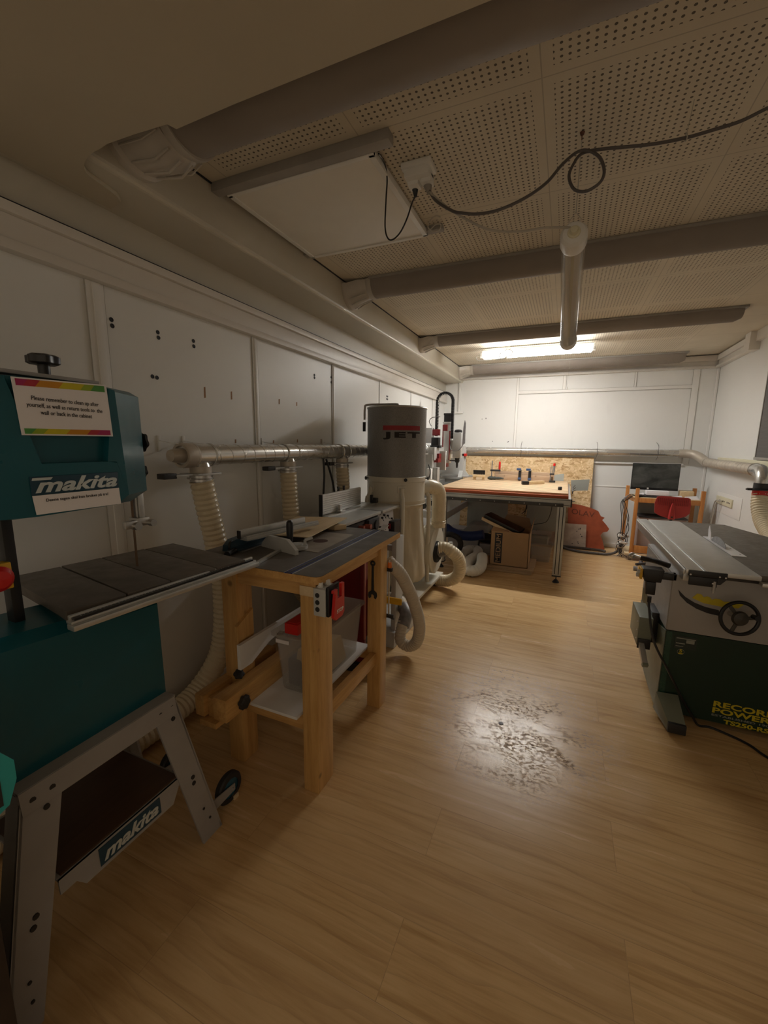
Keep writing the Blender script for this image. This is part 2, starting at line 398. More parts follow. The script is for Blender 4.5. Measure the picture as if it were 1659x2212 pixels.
def finish(name, me, mats, parent, base=None, sharp=32):
    if not isinstance(mats, (list, tuple)): mats = [mats]
    for q in mats: me.materials.append(q)
    if parent is None:
        if base is None:
            xs = [v.co for v in me.vertices]
            lo = Vector([min(v[i] for v in xs) for i in range(3)]); hi = Vector([max(v[i] for v in xs) for i in range(3)])
            base = Vector(((lo.x+hi.x)/2, (lo.y+hi.y)/2, lo.z))
        base = Vector(base)
    else: base = wloc(parent)
    me.transform(Matrix.Translation(-base))
    me.polygons.foreach_set('use_smooth', [True]*len(me.polygons)); me.set_sharp_from_angle(angle=math.radians(sharp))
    o = bpy.data.objects.new(name, me); COL.objects.link(o)
    if parent is None: o.location = base
    else: o.parent = parent
    return o

def obj(name, b, mats, parent=None, base=None, sharp=32):
    bmesh.ops.recalc_face_normals(b.bm, faces=b.bm.faces)
    me = bpy.data.meshes.new(name); b.bm.to_mesh(me); b.bm.free()
    return finish(name, me, mats, parent, base, sharp)
def tag(o, label, cat, group=None):
    o['label'] = label; o['category'] = cat
    if group: o['group'] = group
    return o
def thing(name, label, cat, loc, group=None):
    o = bpy.data.objects.new(name, None); COL.objects.link(o); o.location = loc; o.empty_display_size = .1
    return tag(o, label, cat, group)
def solo(name, b, mats, label, cat, group=None, base=None): return tag(obj(name, b, mats, None, base), label, cat, group)
def struct(name, b, mats, parent=None, base=(0, 0, 0), sharp=32):
    o = obj(name, b, mats, parent, None if parent else base, sharp)
    if parent is None: o['kind'] = 'structure'
    return o
def dup(o, off, parent=None, label=None, group=None):
    c = o.copy(); COL.objects.link(c)
    if parent is None: c.location = o.location + Vector(off)
    else: c.parent = parent
    if label: c['label'] = label
    if group: c['group'] = group
    for ch in list(o.children): dup(ch, (0, 0, 0), c)
    return c

def text(name, body, c, xd, yd, w, h, mats, parent, shear=0, bold=0, depth=.0008, space=1.0, align='CENTER', lh=1.0, wrap=None, post=None):
    cu = bpy.data.curves.new(name, 'FONT'); cu.body = body; cu.size = 1; cu.shear = shear; cu.offset = bold; cu.extrude = .002
    cu.space_character = space; cu.align_x = align; cu.space_line = lh; cu.resolution_u = 3
    o = bpy.data.objects.new('tmp_text', cu); COL.objects.link(o)
    me = bpy.data.meshes.new_from_object(o.evaluated_get(bpy.context.evaluated_depsgraph_get())); bpy.data.objects.remove(o); bpy.data.curves.remove(cu)
    xs = [v.co.x for v in me.vertices]; ys = [v.co.y for v in me.vertices]
    x0, x1, y0, y1 = min(xs), max(xs), min(ys), max(ys)
    me.name = name
    if wrap:
        bm = bmesh.new(); bm.from_mesh(me)
        for k in range(1, 40):
            g = list(bm.verts)+list(bm.edges)+list(bm.faces)
            bmesh.ops.bisect_plane(bm, geom=g, plane_co=(x0+(x1-x0)*k/40, 0, 0), plane_no=(1, 0, 0))
        bm.to_mesh(me); bm.free()
    C = Vector(c); X = Vector(xd).normalized(); Y = Vector(yd).normalized(); Z = X.cross(Y)
    for v in me.vertices:
        u = ((v.co.x-x0)/(x1-x0)-.5)*w; t = ((v.co.y-y0)/(y1-y0)-.5)*h; z = (v.co.z/.002)*depth
        v.co = wrap(u, t, z) if wrap else C + X*u + Y*t + Z*z
    return finish(name, me, mats, parent, None)

UPX = ((0, 1, 0), (0, 0, 1))     # facing +X: text runs along +Y
UPY = ((1, 0, 0), (0, 0, 1))     # facing -Y: text runs along +X

# ================================================================ SETTING
XL, XR, YB, ZC, Y0 = -1.85, 1.70, 6.67, 2.60, -1.0
struct('floor', B().box(XL-.1, XR+.1, Y0, YB+.1, -.08, 0), M['floor'])
struct('ceiling', B().box(XL-.1, XR+.1, Y0, YB+.1, ZC, ZC+.08), M['ceil'])
wl = struct('wall_left', B().box(XL-.1, XL, Y0, YB+.1, 0, ZC), M['wall'])
wb = struct('wall_back', B().box(XL, XR, YB, YB+.1, 0, ZC), M['wall'])
wr = struct('wall_right', B().box(XR, XR+.1, Y0, YB+.1, 0, ZC), M['wall'])
# left soffit, rounded lower corner
arc = [(-1.58+.02*math.sin(a), 2.42-.02*math.cos(a)) for a in [i*PI/2/3 for i in range(4)]]
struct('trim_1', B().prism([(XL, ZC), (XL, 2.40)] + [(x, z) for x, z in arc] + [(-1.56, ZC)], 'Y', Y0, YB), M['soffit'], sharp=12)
struct('trim_40', B().box(-1.56, -1.553, Y0, YB, 2.594, 2.60), M['ink'])  # dark strip painting the shade where soffit meets ceiling
struct('trim_41', B().box(XL+.012, XL+.0505, Y0, YB, 2.2502, 2.253), M['ink'])  # dark strip painting the shade between cornice and soffit
# front drop ceiling with a rounded cut corner
poly = [(-1.79, Y0), (XR, Y0), (XR, 1.045), (-.93, 1.05), (-1.16, 1.055), (-1.17, 1.03), (-1.30, 1.02), (-1.42, 1.015)]
for i in range(9):
    a = i/8*PI/2; poly.append((-1.46-.19*math.sin(a), 1.02+.10*(1-math.cos(a)) + .0))
poly += [(-1.66, 1.17), (-1.675, 1.22), (-1.70, 1.25), (-1.79, 1.27)]
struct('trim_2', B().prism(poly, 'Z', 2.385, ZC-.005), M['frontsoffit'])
# cornices
def cornice(nm, mk):
    b = B()
    for a0, a1, z0, z1 in ((.0, .050, 2.215, 2.25), (.0, .030, 2.13, 2.215), (0, .044, 2.095, 2.13)): mk(b, a0, a1, z0, z1)
    return struct(nm, b, M['cornice'])
cornice('trim_3', lambda b, a0, a1, z0, z1: b.box(XL, XL+a1, Y0, YB, z0, z1, .003))
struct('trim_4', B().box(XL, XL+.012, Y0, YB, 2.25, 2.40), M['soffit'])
b = B(); b.box(-1.60, XR, YB-.055, YB, 2.52, 2.585, .004); b.box(-1.60, XR, YB-.035, YB, 2.46, 2.52, .003); b.box(-1.60, XR, YB-.06, YB, 2.435, 2.46, .004)
struct('trim_5', b, M['cornice'])
b = B(); b.box(XR-.055, XR, 5.62, YB-.06, 2.52, 2.585, .004); b.box(XR-.035, XR, 5.62, YB-.06, 2.46, 2.52, .003); b.box(XR-.06, XR, 5.62, YB-.06, 2.435, 2.46, .004)
b.box(XR-.09, XR, 5.48, 5.62, 2.42, 2.60, .004); b.box(XR-.04, XR, Y0, 5.48, 2.50, 2.60, .004)
struct('trim_6', b, M['cornice'])
# cover strips on the walls
k = 7
for y, w in ((1.17, .075), (2.156, .045), (3.127, .035), (4.10, .03), (5.07, .03), (6.0, .03)):
    bb = B(); bb.box(XL, XL+.006, y, y+w, 0, 2.095, .001)
    if w > .03: bb.box(XL, XL+.012, y+w*.35, y+w*.8, 0, 2.095, .003)
    st_ = struct('trim_%d' % k, bb, M['trimw']); k += 1
    obj('joint_shade_line', B().box(XL, XL+.0062, y-.0014, y, 0, 2.095).box(XL, XL+.0062, y+w, y+w+.0009, 0, 2.095), M['gapshade'], st_)  # thin dark strips painting the shade along both strip edges
for x, z0, z1, w in ((-.745, 0, 2.435, .03), (-.11, 2.24, 2.435, .04), (1.43, 1.22, 2.435, .07), (.78, 2.24, 2.435, .02)):
    bb = B().box(x, x+w, YB-.008, YB, z0, z1, .001); st_ = struct('trim_%d' % k, bb, M['trimw']); k += 1
    obj('joint_shade_line', B().box(x-.004, x, YB-.0085, YB, z0, z1).box(x+w, x+w+.003, YB-.0085, YB, z0, z1), M['gapshade'], st_)
st_ = struct('trim_%d' % k, B().box(-.72, 1.43, YB-.012, YB, 2.20, 2.24, .002), M['trimw']); k += 1
obj('joint_shade_line', B().box(-.72, 1.43, YB-.0125, YB, 2.194, 2.20).box(-.72, 1.43, YB-.0125, YB, 2.24, 2.243), M['gapshade'], st_)
struct('trim_%d' % k, B().box(-.7, 1.44, YB-.03, YB, 1.205, 1.228, .003), M['trimw']); k += 1
struct('trim_%d' % k, B().box(-.7, XR, YB-.006, YB, .875, .89), M['trimw']); k += 1
struct('trim_%d' % k, B().box(XR-.03, XR, YB-.03, YB, 0, 2.435, .008), M['trimw']); k += 1
struct('trim_%d' % k, B().box(-1.62, -1.585, YB-.03, YB, 1.95, 2.40, .004).box(-1.85, -1.54, YB-.035, YB, 1.93, 1.96, .003), M['trimw']); k += 1
struct('trim_%d' % k, B().box(XR-.004, XR-.0005, YB-.034, YB-.030, 0, 2.435), M['gapshade']); k += 1  # thin strip coloured as the shade in the back right corner
struct('baseboard_back', B().box(XL, XR, YB-.014, YB, 0, .06, .002), M['trimw'])
struct('baseboard_right', B().box(XR-.014, XR, Y0, YB-.014, 0, .06, .002), M['trimw'])
struct('baseboard_left', B().box(XL, XL+.014, Y0, YB-.014, 0, .06, .002), M['trimw'])
# marks left in the wall: screw holes and chips
for y, z in ((1.27, 1.965), (1.272, 1.94), (1.495, 1.966), (1.497, 1.942), (1.706, 1.972), (1.707, 1.945), (1.448, 1.754), (1.472, 1.752), (2.865, 1.97), (2.866, 1.95), (3.118, 1.99), (3.12, 1.95), (4.3, 1.96), (4.33, 1.96), (4.3, 1.93), (4.33, 1.93)):
    obj('screw_hole', B().cyl((XL-.001, y, z), (XL+.0012, y, z), .0075, n=12).torus((XL+.001, y, z), (1, 0, 0), .0085, .0015, 14, 6), M['ink'], wl)
chip = plain('bare_board_chip', (.34, .19, .10), .8)
for y, z, hh in ((1.763, 1.715, .030), (1.964, 1.72, .024), (2.416, 1.727, .018), (2.622, 1.728, .014), (1.98, 1.452, .012), (2.34, 1.452, .010), (2.62, 1.46, .012), (2.95, 1.46, .02)):
    obj('paint_chip', B().hexa([(XL, y-.006, z-hh), (XL+.001, y-.006, z-hh), (XL+.001, y+.005, z-hh*.9), (XL, y+.005, z-hh*.9), (XL, y-.005, z+hh*.9), (XL+.001, y-.005, z+hh*.9), (XL+.001, y+.006, z+hh), (XL, y+.006, z+hh)]), chip, wl)
for x, z in ((-1.24, 1.84), (-1.18, 1.845), (-1.18, 1.855), (-1.06, 1.50), (-.83, 1.49), (-.82, 1.495)):
    obj('screw_hole', B().cyl((x, YB+.001, z), (x, YB-.0012, z), .006, n=10), M['ink'], wb)
# window with grey mesh blind on the right wall
w1 = struct('window_1', B().box(XR-.018, XR, 4.0, 5.12, 1.36, 2.38, .003), M['blind'])
obj('window_frame', B().box(XR-.028, XR, 3.98, 5.14, 1.335, 1.36, .002).box(XR-.028, XR, 3.98, 5.14, 2.38, 2.41, .002).box(XR-.022, XR-.0, 5.12, 5.135, 1.36, 2.38).box(XR-.028, XR, 3.98, 4.0, 1.36, 2.38), M['railg'], w1)
struct('trim_%d' % k, B().box(XR-.035, XR, 3.2, 6.15, 1.285, 1.33, .004), M['yelwhite']); k += 1

# ================================================================ CEILING THINGS
def air_duct(yc, r, x1, label, zd=1.0, xc=0.0, fl=1.0):
    t = thing('air_duct', label, 'air duct', (0, yc, 2.6), 'half round fabric ducts across the ceiling')
    n = 16; prof = [(yc - r*math.cos(PI*i/n), 2.585 - r*zd*math.sin(PI*i/n)) for i in range(n+1)]
    prof2 = [(yc - r*.8*math.cos(PI*i/n), 2.585 - r*.75*zd*math.sin(PI*i/n)) for i in range(n+1)]
    f = lambda P, x: [(x, p[0], p[1]) for p in P]
    obj('duct_sleeve', B().loft([f(prof, -1.36), f(prof, x1-.05), f(prof2, x1)]), M['duct'], t)
    obj('mounting_rail', B().box(-1.36, x1+.02, yc-r-.012, yc+r+.012, 2.583, 2.599, .002), M['railg'], t)
    c = B(); q = [(yc - r*1.06*math.cos(PI*i/n), 2.59 - r*zd*1.1*math.sin(PI*i/n)) for i in range(n+1)]
    wide = [(yc - r*(1+.35*fl)*math.cos(PI*i/n), 2.575 - r*zd*(1+.5*fl)*math.sin(PI*i/n)) for i in range(n+1)]
    c.loft([f(q, -1.35+xc), f(q, -1.375+xc), f([(yc+(a-yc)*.92, 2.58+(z-2.58)*.95) for a, z in q], -1.39+xc), f([(yc+(a-yc)*1.0, 2.575+(z-2.575)*1.12) for a, z in q], -1.45+xc), f([(yc+(a-yc)*.93, 2.57+(z-2.57)*.93) for a, z in wide], -1.52), f(wide, -1.535), f(wide, -1.56)])
    cc = obj('end_collar', c, M['ductwhite'], t)
    ri = B()
    for kk in range(5):
        a = PI*(.25+.125*kk); ri.tube([(-1.40+xc, yc-r*1.0*math.cos(a), 2.575-r*zd*1.03*math.sin(a)), (-1.46+xc, yc-r*1.08*math.cos(a), 2.57-r*zd*1.16*math.sin(a)), (-1.515, yc-r*(.93+.34*fl)*math.cos(a), 2.57-r*zd*(.93+.47*fl)*math.sin(a))], .004, 6)
    obj('collar_rib', ri, M['ductwhite'], cc)
    return t
air_duct(1.22, .135, XR-.05, 'grey half round duct nearest the viewer, against the drop ceiling edge', 1.05, .07, .15)
air_duct(2.915, .097, XR-.05, 'grey half round duct just beyond the hanging unlit tube lamp end')
air_duct(4.58, .088, 1.265, 'grey half round duct in front of the lit lamp, ending short of the right wall')
air_duct(6.42, .105, 1.265, 'pale grey half round duct behind the lit lamp, farthest back')

# heating panel on two rails
t = thing('ceiling_panel', 'square off-white flat heating panel hung under two grey ceiling rails', 'ceiling panel', (-1.15, 2.0, 2.55))
obj('panel', B().box(-1.50, -.79, 1.655, 2.33, 2.565, 2.585, .004), M['panelw'], t)
obj('panel_frame', B().box(-1.515, -1.49, 1.645, 2.34, 2.56, 2.588, .002).box(-.80, -.775, 1.645, 2.34, 2.56, 2.588, .002).box(-1.515, -.775, 1.64, 1.66, 2.56, 2.588, .002).box(-1.515, -.775, 2.325, 2.345, 2.56, 2.588, .002), M['white'], t)
obj('mounting_rail', B().box(-1.56, -.69, 1.59, 1.64, 2.563, 2.6, .002), M['railg'], t)
obj('mounting_rail', B().box(-1.56, -.69, 2.315, 2.36, 2.575, 2.6, .002), M['railg'], t)

# socket box
t = thing('socket_box', 'white double socket box on the ceiling with two plugs in it', 'socket', (-.66, 1.84, 2.6))
obj('base_plate', B().box(-.72, -.59, 1.79, 1.88, 2.575, 2.599, .006), M['white'], t)
obj('housing', B().box(-.71, -.60, 1.80, 1.87, 2.545, 2.58, .008).box(-.705, -.655, 1.83, 1.885, 2.53, 2.57, .008).box(-.648, -.60, 1.83, 1.885, 2.53, 2.57, .008), M['white'], t)
solo('power_plug', B().lathe([(.016, 0), (.018, .006), (.012, .022), (.006, .045)], (-.683, 1.87, 2.548), (.05, .05, -1), 16), M['black'], 'small black plug hanging from the ceiling socket box', 'plug')
solo('power_plug', B().lathe([(.019, 0), (.021, .008), (.015, .03), (.009, .055)], (-.628, 1.87, 2.548), (.3, -.3, -1), 16), M['railg'], 'grey plug in the right hand outlet of the ceiling socket box', 'plug')

cable1 = [(-.615, 1.86, 2.51), (-.56, 1.78, 2.421), (-.472, 1.72, 2.338), (-.426, 1.7, 2.313), (-.373, 1.7, 2.3), (-.297, 1.7, 2.298), (-.211, 1.72, 2.328), (-.139, 1.76, 2.385), (-.092, 1.82, 2.467), (-.048, 1.85, 2.512), (-.01, 1.85, 2.51), (.031, 1.85, 2.478), (.05, 1.85, 2.429), (.038, 1.85, 2.394), (-.006, 1.855, 2.378), (-.047, 1.86, 2.397), (-.068, 1.865, 2.447), (-.054, 1.87, 2.49), (-.028, 1.87, 2.516), (.036, 1.86, 2.509), (.182, 1.86, 2.488), (.291, 1.87, 2.488), (.37, 1.88, 2.498), (.443, 1.88, 2.505), (.51, 1.88, 2.525), (.60, 1.88, 2.55)]
solo('power_cable', B().tube(cable1, .0055, 8, smooth=8), M['cable'], 'thick dark cable looped once below the ceiling, running off to the right', 'cable')
solo('power_cable', B().tube([(-.618, 1.865, 2.51), (-.575, 1.80, 2.45), (-.503, 1.785, 2.382), (-.426, 1.78, 2.325), (-.337, 1.8, 2.282), (-.234, 1.82, 2.267), (-.135, 1.85, 2.276), (-.05, 1.875, 2.272), (-.035, 1.885, 2.262)], .0045, 8, smooth=8), M['cablew'], 'thin pale cable sagging from the ceiling socket to the unlit tube lamp', 'cable')
solo('power_cable', B().tube([(-.681, 1.872, 2.505), (-.68, 1.83, 2.46), (-.689, 1.8, 2.391), (-.717, 1.8, 2.343), (-.751, 1.8, 2.318), (-.777, 1.8, 2.326), (-.791, 1.8, 2.374), (-.788, 1.8, 2.481), (-.780, 1.79, 2.555), (-.772, 1.74, 2.585), (-.765, 1.67, 2.575)], .0032, 8, smooth=8), M['black'], 'thin black cable hanging in a long loop beside the ceiling panel', 'cable')
solo('power_cable', B().tube([(-.76, 2.30, 2.57), (-.73, 2.26, 2.555), (-.70, 2.24, 2.56), (-.68, 2.26, 2.565), (-.70, 2.30, 2.56), (-.73, 2.29, 2.555), (-.745, 2.25, 2.56), (-.72, 2.21, 2.57), (-.69, 2.20, 2.58), (-.675, 2.23, 2.585)], .003, 6, smooth=8), M['cablew'], 'small coil of pale wire at the far corner of the ceiling panel', 'cable')
solo('cable_tie', B().torus((.294, 1.87, 2.49), (1, .1, .1), .011, .002, 14, 6).tube([(.294, 1.87, 2.50), (.30, 1.87, 2.55), (.305, 1.87, 2.598)], .0012, 6), M['cablew'], 'pale tie holding the dark cable under the ceiling near the right', 'tie')
# unlit tube lamp
A = Vector((-.035, 1.88, 2.25)); Bv = Vector((-.040, 3.03, 2.10)); d = (Bv-A).normalized()
t = thing('tube_lamp', 'unlit clear round tube lamp hanging lengthwise from the ceiling', 'lamp', A)
obj('clear_tube', B().cyl(A+d*.05, Bv-d*.03, .046, n=32, caps=False), M['acryl'], t)
obj('end_cap', B().lathe([(.018, -.012), (.040, -.008), (.049, .004), (.050, .055), (.046, .07)], A, d, 32), M['white'], t)
obj('end_cap', B().lathe([(.046, -.07), (.050, -.055), (.049, -.004), (.042, .006), (.02, .010)], Bv, d, 32), M['white'], t)
obj('reflector', B().hexa([A+d*.06+Vector(q) for q in ((-.03, 0, .012), (.03, 0, .012), (.026, 0, .016), (-.026, 0, .016))] + [Bv-d*.06+Vector(q) for q in ((-.03, 0, .012), (.03, 0, .012), (.026, 0, .016), (-.026, 0, .016))]), M['white'], t)
obj('led_strip', B().bar(A+d*.08+Vector((0, 0, .008)), Bv-d*.08+Vector((0, 0, .008)), .012, .004), M['yelwhite'], t)
obj('cable_gland', B().cyl(A-d*.03, A, .012, .018, 16).torus(A-d*.012, d, .018, .006, 20, 8), M['yelwhite'], t)
solo('power_cable', B().tube([(XL+.006, 1.80, .50), (XL+.02, 1.77, .36), (XL+.012, 1.72, .20), (XL+.03, 1.69, .03), (XL+.05, 1.68, .004)], .003, 6, smooth=8), M['cable'], 'thin cable hanging down the left wall beside the bench leg', 'cable')
solo('hanging_wire', B().tube([(-.034, 1.891, 2.598), (-.034, 1.89, 2.45), (-.034, 1.89, 2.33), (-.012, 1.893, 2.302), (-.034, 1.895, 2.296), (-.058, 1.893, 2.300), (-.034, 1.89, 2.33)], .0018, 6), M['cablew'], 'thin wire holding the near end of the unlit tube lamp', 'wire')
solo('ceiling_hook', B().cyl((-.034, 1.891, 2.599), (-.034, 1.891, 2.590), .009, .006, 12).torus((-.034, 1.891, 2.582), (1, 0, 0), .008, .002, 14, 6), plain('rusty_steel', (.12, .04, .025), .7), 'small rusty hook in the ceiling above the looped dark cable', 'hook')
solo('hanging_wire', B().tube([(-.040, 3.0, 2.146), (-.040, 3.0, 2.5)], .0015, 6), M['cablew'], 'thin wire holding the far end of the unlit tube lamp', 'wire')
# lit lamp
t = thing('tube_lamp', 'lit white tube lamp lying across the ceiling at the far end', 'lamp', (-.4, 5.32, 2.55))
obj('lit_tube', B().cyl((-1.01, 5.32, 2.525), (.18, 5.32, 2.525), .045, n=28), M['tubeglow'], t)
obj('led_strip', B().box(-1.0, .17, 5.30, 5.34, 2.477, 2.4785), M['glow'], t)
obj('lamp_back', B().box(-1.03, .2, 5.29, 5.35, 2.56, 2.575, .004), M['white'], t)
for x in (-1.045, .18): obj('end_cap', B().cyl((x, 5.32, 2.525), (x+.035, 5.32, 2.525), .037, n=20), M['white'], t)
for x in (-.72, -.1): obj('bracket', B().box(x-.02, x+.02, 5.30, 5.34, 2.56, 2.6, .003), M['white'], t)
solo('power_cable', B().tube([(-1.05, 5.32, 2.52), (-1.09, 5.30, 2.50), (-1.06, 5.27, 2.455), (-.95, 5.22, 2.44), (-.80, 5.2, 2.44), (-.68, 5.2, 2.47), (-.66, 5.2, 2.52), (-.72, 5.2, 2.54), (-.80, 5.2, 2.49), (-.76, 5.2, 2.44), (-.70, 5.22, 2.50), (-.69, 5.26, 2.58)], .006, 8, smooth=8), M['white'], 'white cable curled in loops in front of the lit lamp', 'cable')
solo('pull_cord', B().tube([(-.045, 6.28, 2.56), (-.046, 6.27, 2.35), (-.046, 6.27, 2.23)], .0015, 6).cyl((-.046, 6.27, 2.23), (-.046, 6.27, 2.19), .004, .006, 8), M['cablew'], 'thin pull cord with a small weight hanging before the back wall', 'cord')

# ================================================================ EXTRACTION DUCTS
def spiral(b, a, c, r, pitch=.09):
    a = Vector(a); c = Vector(c); b.cyl(a, c, r, n=32)
    d = (c-a); L = d.length; d.normalize(); u = d.orthogonal().normalized(); w = d.cross(u)
    n = int(L/pitch*20); pts = [a + d*(L*i/n) + (u*math.cos(2*PI*i/20) + w*math.sin(2*PI*i/20))*(r+.0004) for i in range(n+1)]
    b.tube(pts, .0018, 6)
    return b
t = thing('extraction_duct', 'round metal dust duct along the left wall with three hose outlets', 'duct', (-1.71, 3, 1.325))
obj('spiral_pipe', spiral(B(), (-1.71, 1.47, 1.38), (-1.71, 6.50, 1.38), .053), M['galv'], t)
obj('open_end', B().lathe([(.060, .06), (.062, .0), (.060, -.012), (.048, -.012), (.045, .02)], (-1.71, 1.47, 1.38), (0, 1, 0), 32, False), M['galvd'], t)
obj('end_plug', B().lathe([(.0, -.075), (.028, -.07), (.034, -.04), (.036, .01), (.044, .012)], (-1.71, 1.47, 1.38), (0, 1, 0), 20), M['galvd'], t)
for y in (1.575, 2.31, 3.05):
    c = B(); c.cyl((-1.71, y-.055, 1.38), (-1.71, y+.06, 1.38), .0565, n=32)
    for q in (-.055, .06): c.torus((-1.71, y+q, 1.38), (0, 1, 0), .057, .004, 32, 8)
    c.cyl((-1.71, y, 1.38), (-1.71, y, 1.31), .030, .052, 32)
    tt = obj('tee_piece', c, M['galv'], t)
    obj('rubber_sleeve', B().cyl((-1.71, y, 1.322), (-1.71, y, 1.290), .053, n=28), M['galvd'], tt)
    g = B(); g.box(-1.775, -1.645, y-.075, y+.075, 1.280, 1.290, .002); g.box(-1.74, -1.68, y-.17, y-.05, 1.281, 1.289, .001)
    gg = obj('blast_gate', g, M['aludull'], tt)
    obj('gate_handle', B().box(-1.735, -1.685, y-.235, y-.165, 1.272, 1.298, .004), M['dark'], tt)
    obj('hose_clamp', B().cyl((-1.71, y, 1.28), (-1.71, y, 1.245), .055, n=28).torus((-1.71, y, 1.262), (0, 0, 1), .056, .003, 28, 6).cyl((-1.76, y-.04, 1.262), (-1.72, y-.055, 1.262), .006, n=10), M['steel'], tt)
for y in (1.455, 1.60, 2.22, 2.97):
    obj('perforated_strap', B().box(XL+.001, XL+.006, y-.008, y+.008, 1.40, 1.475, .001).tube([(XL+.004, y, 1.45), (-1.77, y, 1.44), (-1.71, y, 1.436)], .002, 6), M['white'], t)
t = thing('extraction_duct', 'round silver dust duct running along the back wall above the strand board', 'duct', (0, 6.57, 1.31))
obj('spiral_pipe', spiral(B(), (-1.66, 6.57, 1.362), (1.36, 6.57, 1.362), .049, .12), M['galv'], t)
obj('elbow', B().tube([(1.36, 6.57, 1.362), (1.44, 6.56, 1.362), (1.52, 6.52, 1.35), (1.575, 6.44, 1.31), (1.60, 6.36, 1.27), (1.60, 6.25, 1.262)], .054, 24, smooth=5), M['galvd'], t)
obj('elbow', B().tube([(-1.71, 6.45, 1.38), (-1.705, 6.54, 1.378), (-1.64, 6.57, 1.368), (-1.58, 6.57, 1.362)], .055, 24, smooth=5), M['galv'], t)
for x in (-.615, .40, 1.12):
    obj('hanger_wire', B().tube([(x-.005, YB-.005, 1.50), (x+.0, 6.53, 1.46), (x, 6.505, 1.39), (x+.004, 6.51, 1.33), (x-.01, 6.56, 1.27)], .003, 6, smooth=4), M['cable'], t)
t = thing('extraction_duct', 'dusty round duct on the right wall ending in a hose drop', 'duct', (1.59, 5.4, 1.2))
obj('spiral_pipe', spiral(B(), (1.60, 6.24, 1.262), (1.59, 4.78, 1.252), .052), M['galvd'], t)
obj('elbow', B().tube([(1.59, 4.80, 1.252), (1.585, 4.68, 1.25), (1.575, 4.60, 1.235), (1.57, 4.55, 1.19), (1.57, 4.54, 1.13)], .055, 24, smooth=5).torus((1.59, 4.80, 1.252), (0, 1, 0), .056, .004), M['galv'], t)
obj('rubber_sleeve', B().cyl((1.57, 4.54, 1.15), (1.57, 4.54, 1.105), .062, n=28), M['dark'], t)
obj('blast_gate', B().box(1.49, 1.65, 4.46, 4.62, 1.09, 1.10, .002).box(1.46, 1.52, 4.50, 4.55, 1.087, 1.10, .002), M['black'], t)
obj('red_band', B().cyl((1.565, 4.54, 1.09), (1.565, 4.54, 1.045), .058, .060, 28), M['red'], t)
G = 'ribbed cream dust hoses'
solo('dust_hose', B().hose([(-1.71, 1.575, 1.25), (-1.705, 1.60, 1.1), (-1.69, 1.63, .9), (-1.675, 1.65, .6), (-1.69, 1.62, .30), (-1.735, 1.50, .12), (-1.735, 1.30, .075), (-1.735, .95, .068), (-1.735, .5, .068)], .060), M['cream'], 'cream ribbed hose hanging from the nearest outlet, behind the bandsaw table', 'hose', G)
solo('dust_hose', B().hose([(-1.71, 2.31, 1.25), (-1.708, 2.315, 1.1), (-1.70, 2.32, .9), (-1.70, 2.33, .65), (-1.70, 2.40, .4), (-1.66, 2.5, .25)], .058), M['cream'], 'cream ribbed hose hanging from the middle outlet behind the wooden bench', 'hose', G)
solo('dust_hose', B().hose([(-1.71, 3.05, 1.25), (-1.705, 3.06, 1.1), (-1.70, 3.06, .9), (-1.70, 3.05, .6)], .056), M['cream'], 'cream ribbed hose behind the aluminium planer fence, left of the dust collector', 'hose', G)
solo('dust_hose', B().hose([(1.565, 4.54, 1.05), (1.56, 4.50, .95), (1.56, 4.40, .84), (1.55, 4.15, .72), (1.45, 3.9, .6), (1.25, 3.7, .5)], .062, .026), M['cream'], 'cream ribbed hose dropping behind the table saw at the right wall', 'hose', G)
hb = [(-.90, 2.14, .775), (-.872, 2.14, .75), (-.834, 2.2, .674), (-.81, 2.35, .472), (-.798, 2.45, .271), (-.831, 2.5, .125), (-.897, 2.52, .068), (-.956, 2.52, .10), (-.96, 2.55, .181), (-.955, 2.62, .25)]
solo('dust_hose', B().hose(hb, .040, .020, .004), M['creamd'], 'cream ribbed hose hanging in a loop from the bench end down to the floor', 'hose', G)
solo('hose_joint', B().tube([(-.954, 2.56, .185), (-.955, 2.62, .25), (-1.0, 2.68, .275)], .046, 16, smooth=6), M['tape'], 'grey taped joint on the floor hose below the wooden bench end', 'tape')
solo('dust_hose', B().hose([(-1.0, 2.68, .275), (-1.06, 2.76, .285), (-1.15, 2.84, .27), (-1.25, 2.86, .22)], .042, .02, .004), M['creamd'], 'short cream hose leading from the taped joint into the planer', 'hose', G)
solo('dust_hose', B().hose([(-1.045, 3.75, .46), (-.99, 3.76, .468), (-.93, 3.77, .44), (-.875, 3.82, .37), (-.86, 3.86, .27), (-.89, 3.9, .165), (-.98, 3.93, .095), (-1.08, 3.96, .075), (-1.2, 4.0, .075)], .062, .024), M['cream'], 'cream ribbed hose curling from the dust collector inlet to the floor', 'hose', G)
solo('flexible_duct', B().hose([(-1.125, 5.12, .066), (-1.107, 5.20, .068), (-1.07, 5.36, .068), (-.975, 5.36, .068), (-.925, 5.12, .068), (-.951, 4.919, .068), (-.972, 4.713, .068), (-.935, 4.50, .068), (-.850, 4.43, .068), (-.795, 4.54, .070), (-.800, 4.72, .09), (-.825, 4.88, .12)], .064, .026, .008), M['whitehose'], 'white flexible duct curled like a snail on the floor beside the box', 'hose')
solo('air_hose', B().tube([(-1.45, 5.25, .30), (-1.40, 5.3, .345), (-1.317, 5.3, .30), (-1.191, 5.3, .265), (-1.039, 5.3, .268), (-.892, 5.3, .30)], .062, 20, smooth=8), M['navy'], 'thick navy blue hose lying under the router table', 'hose')

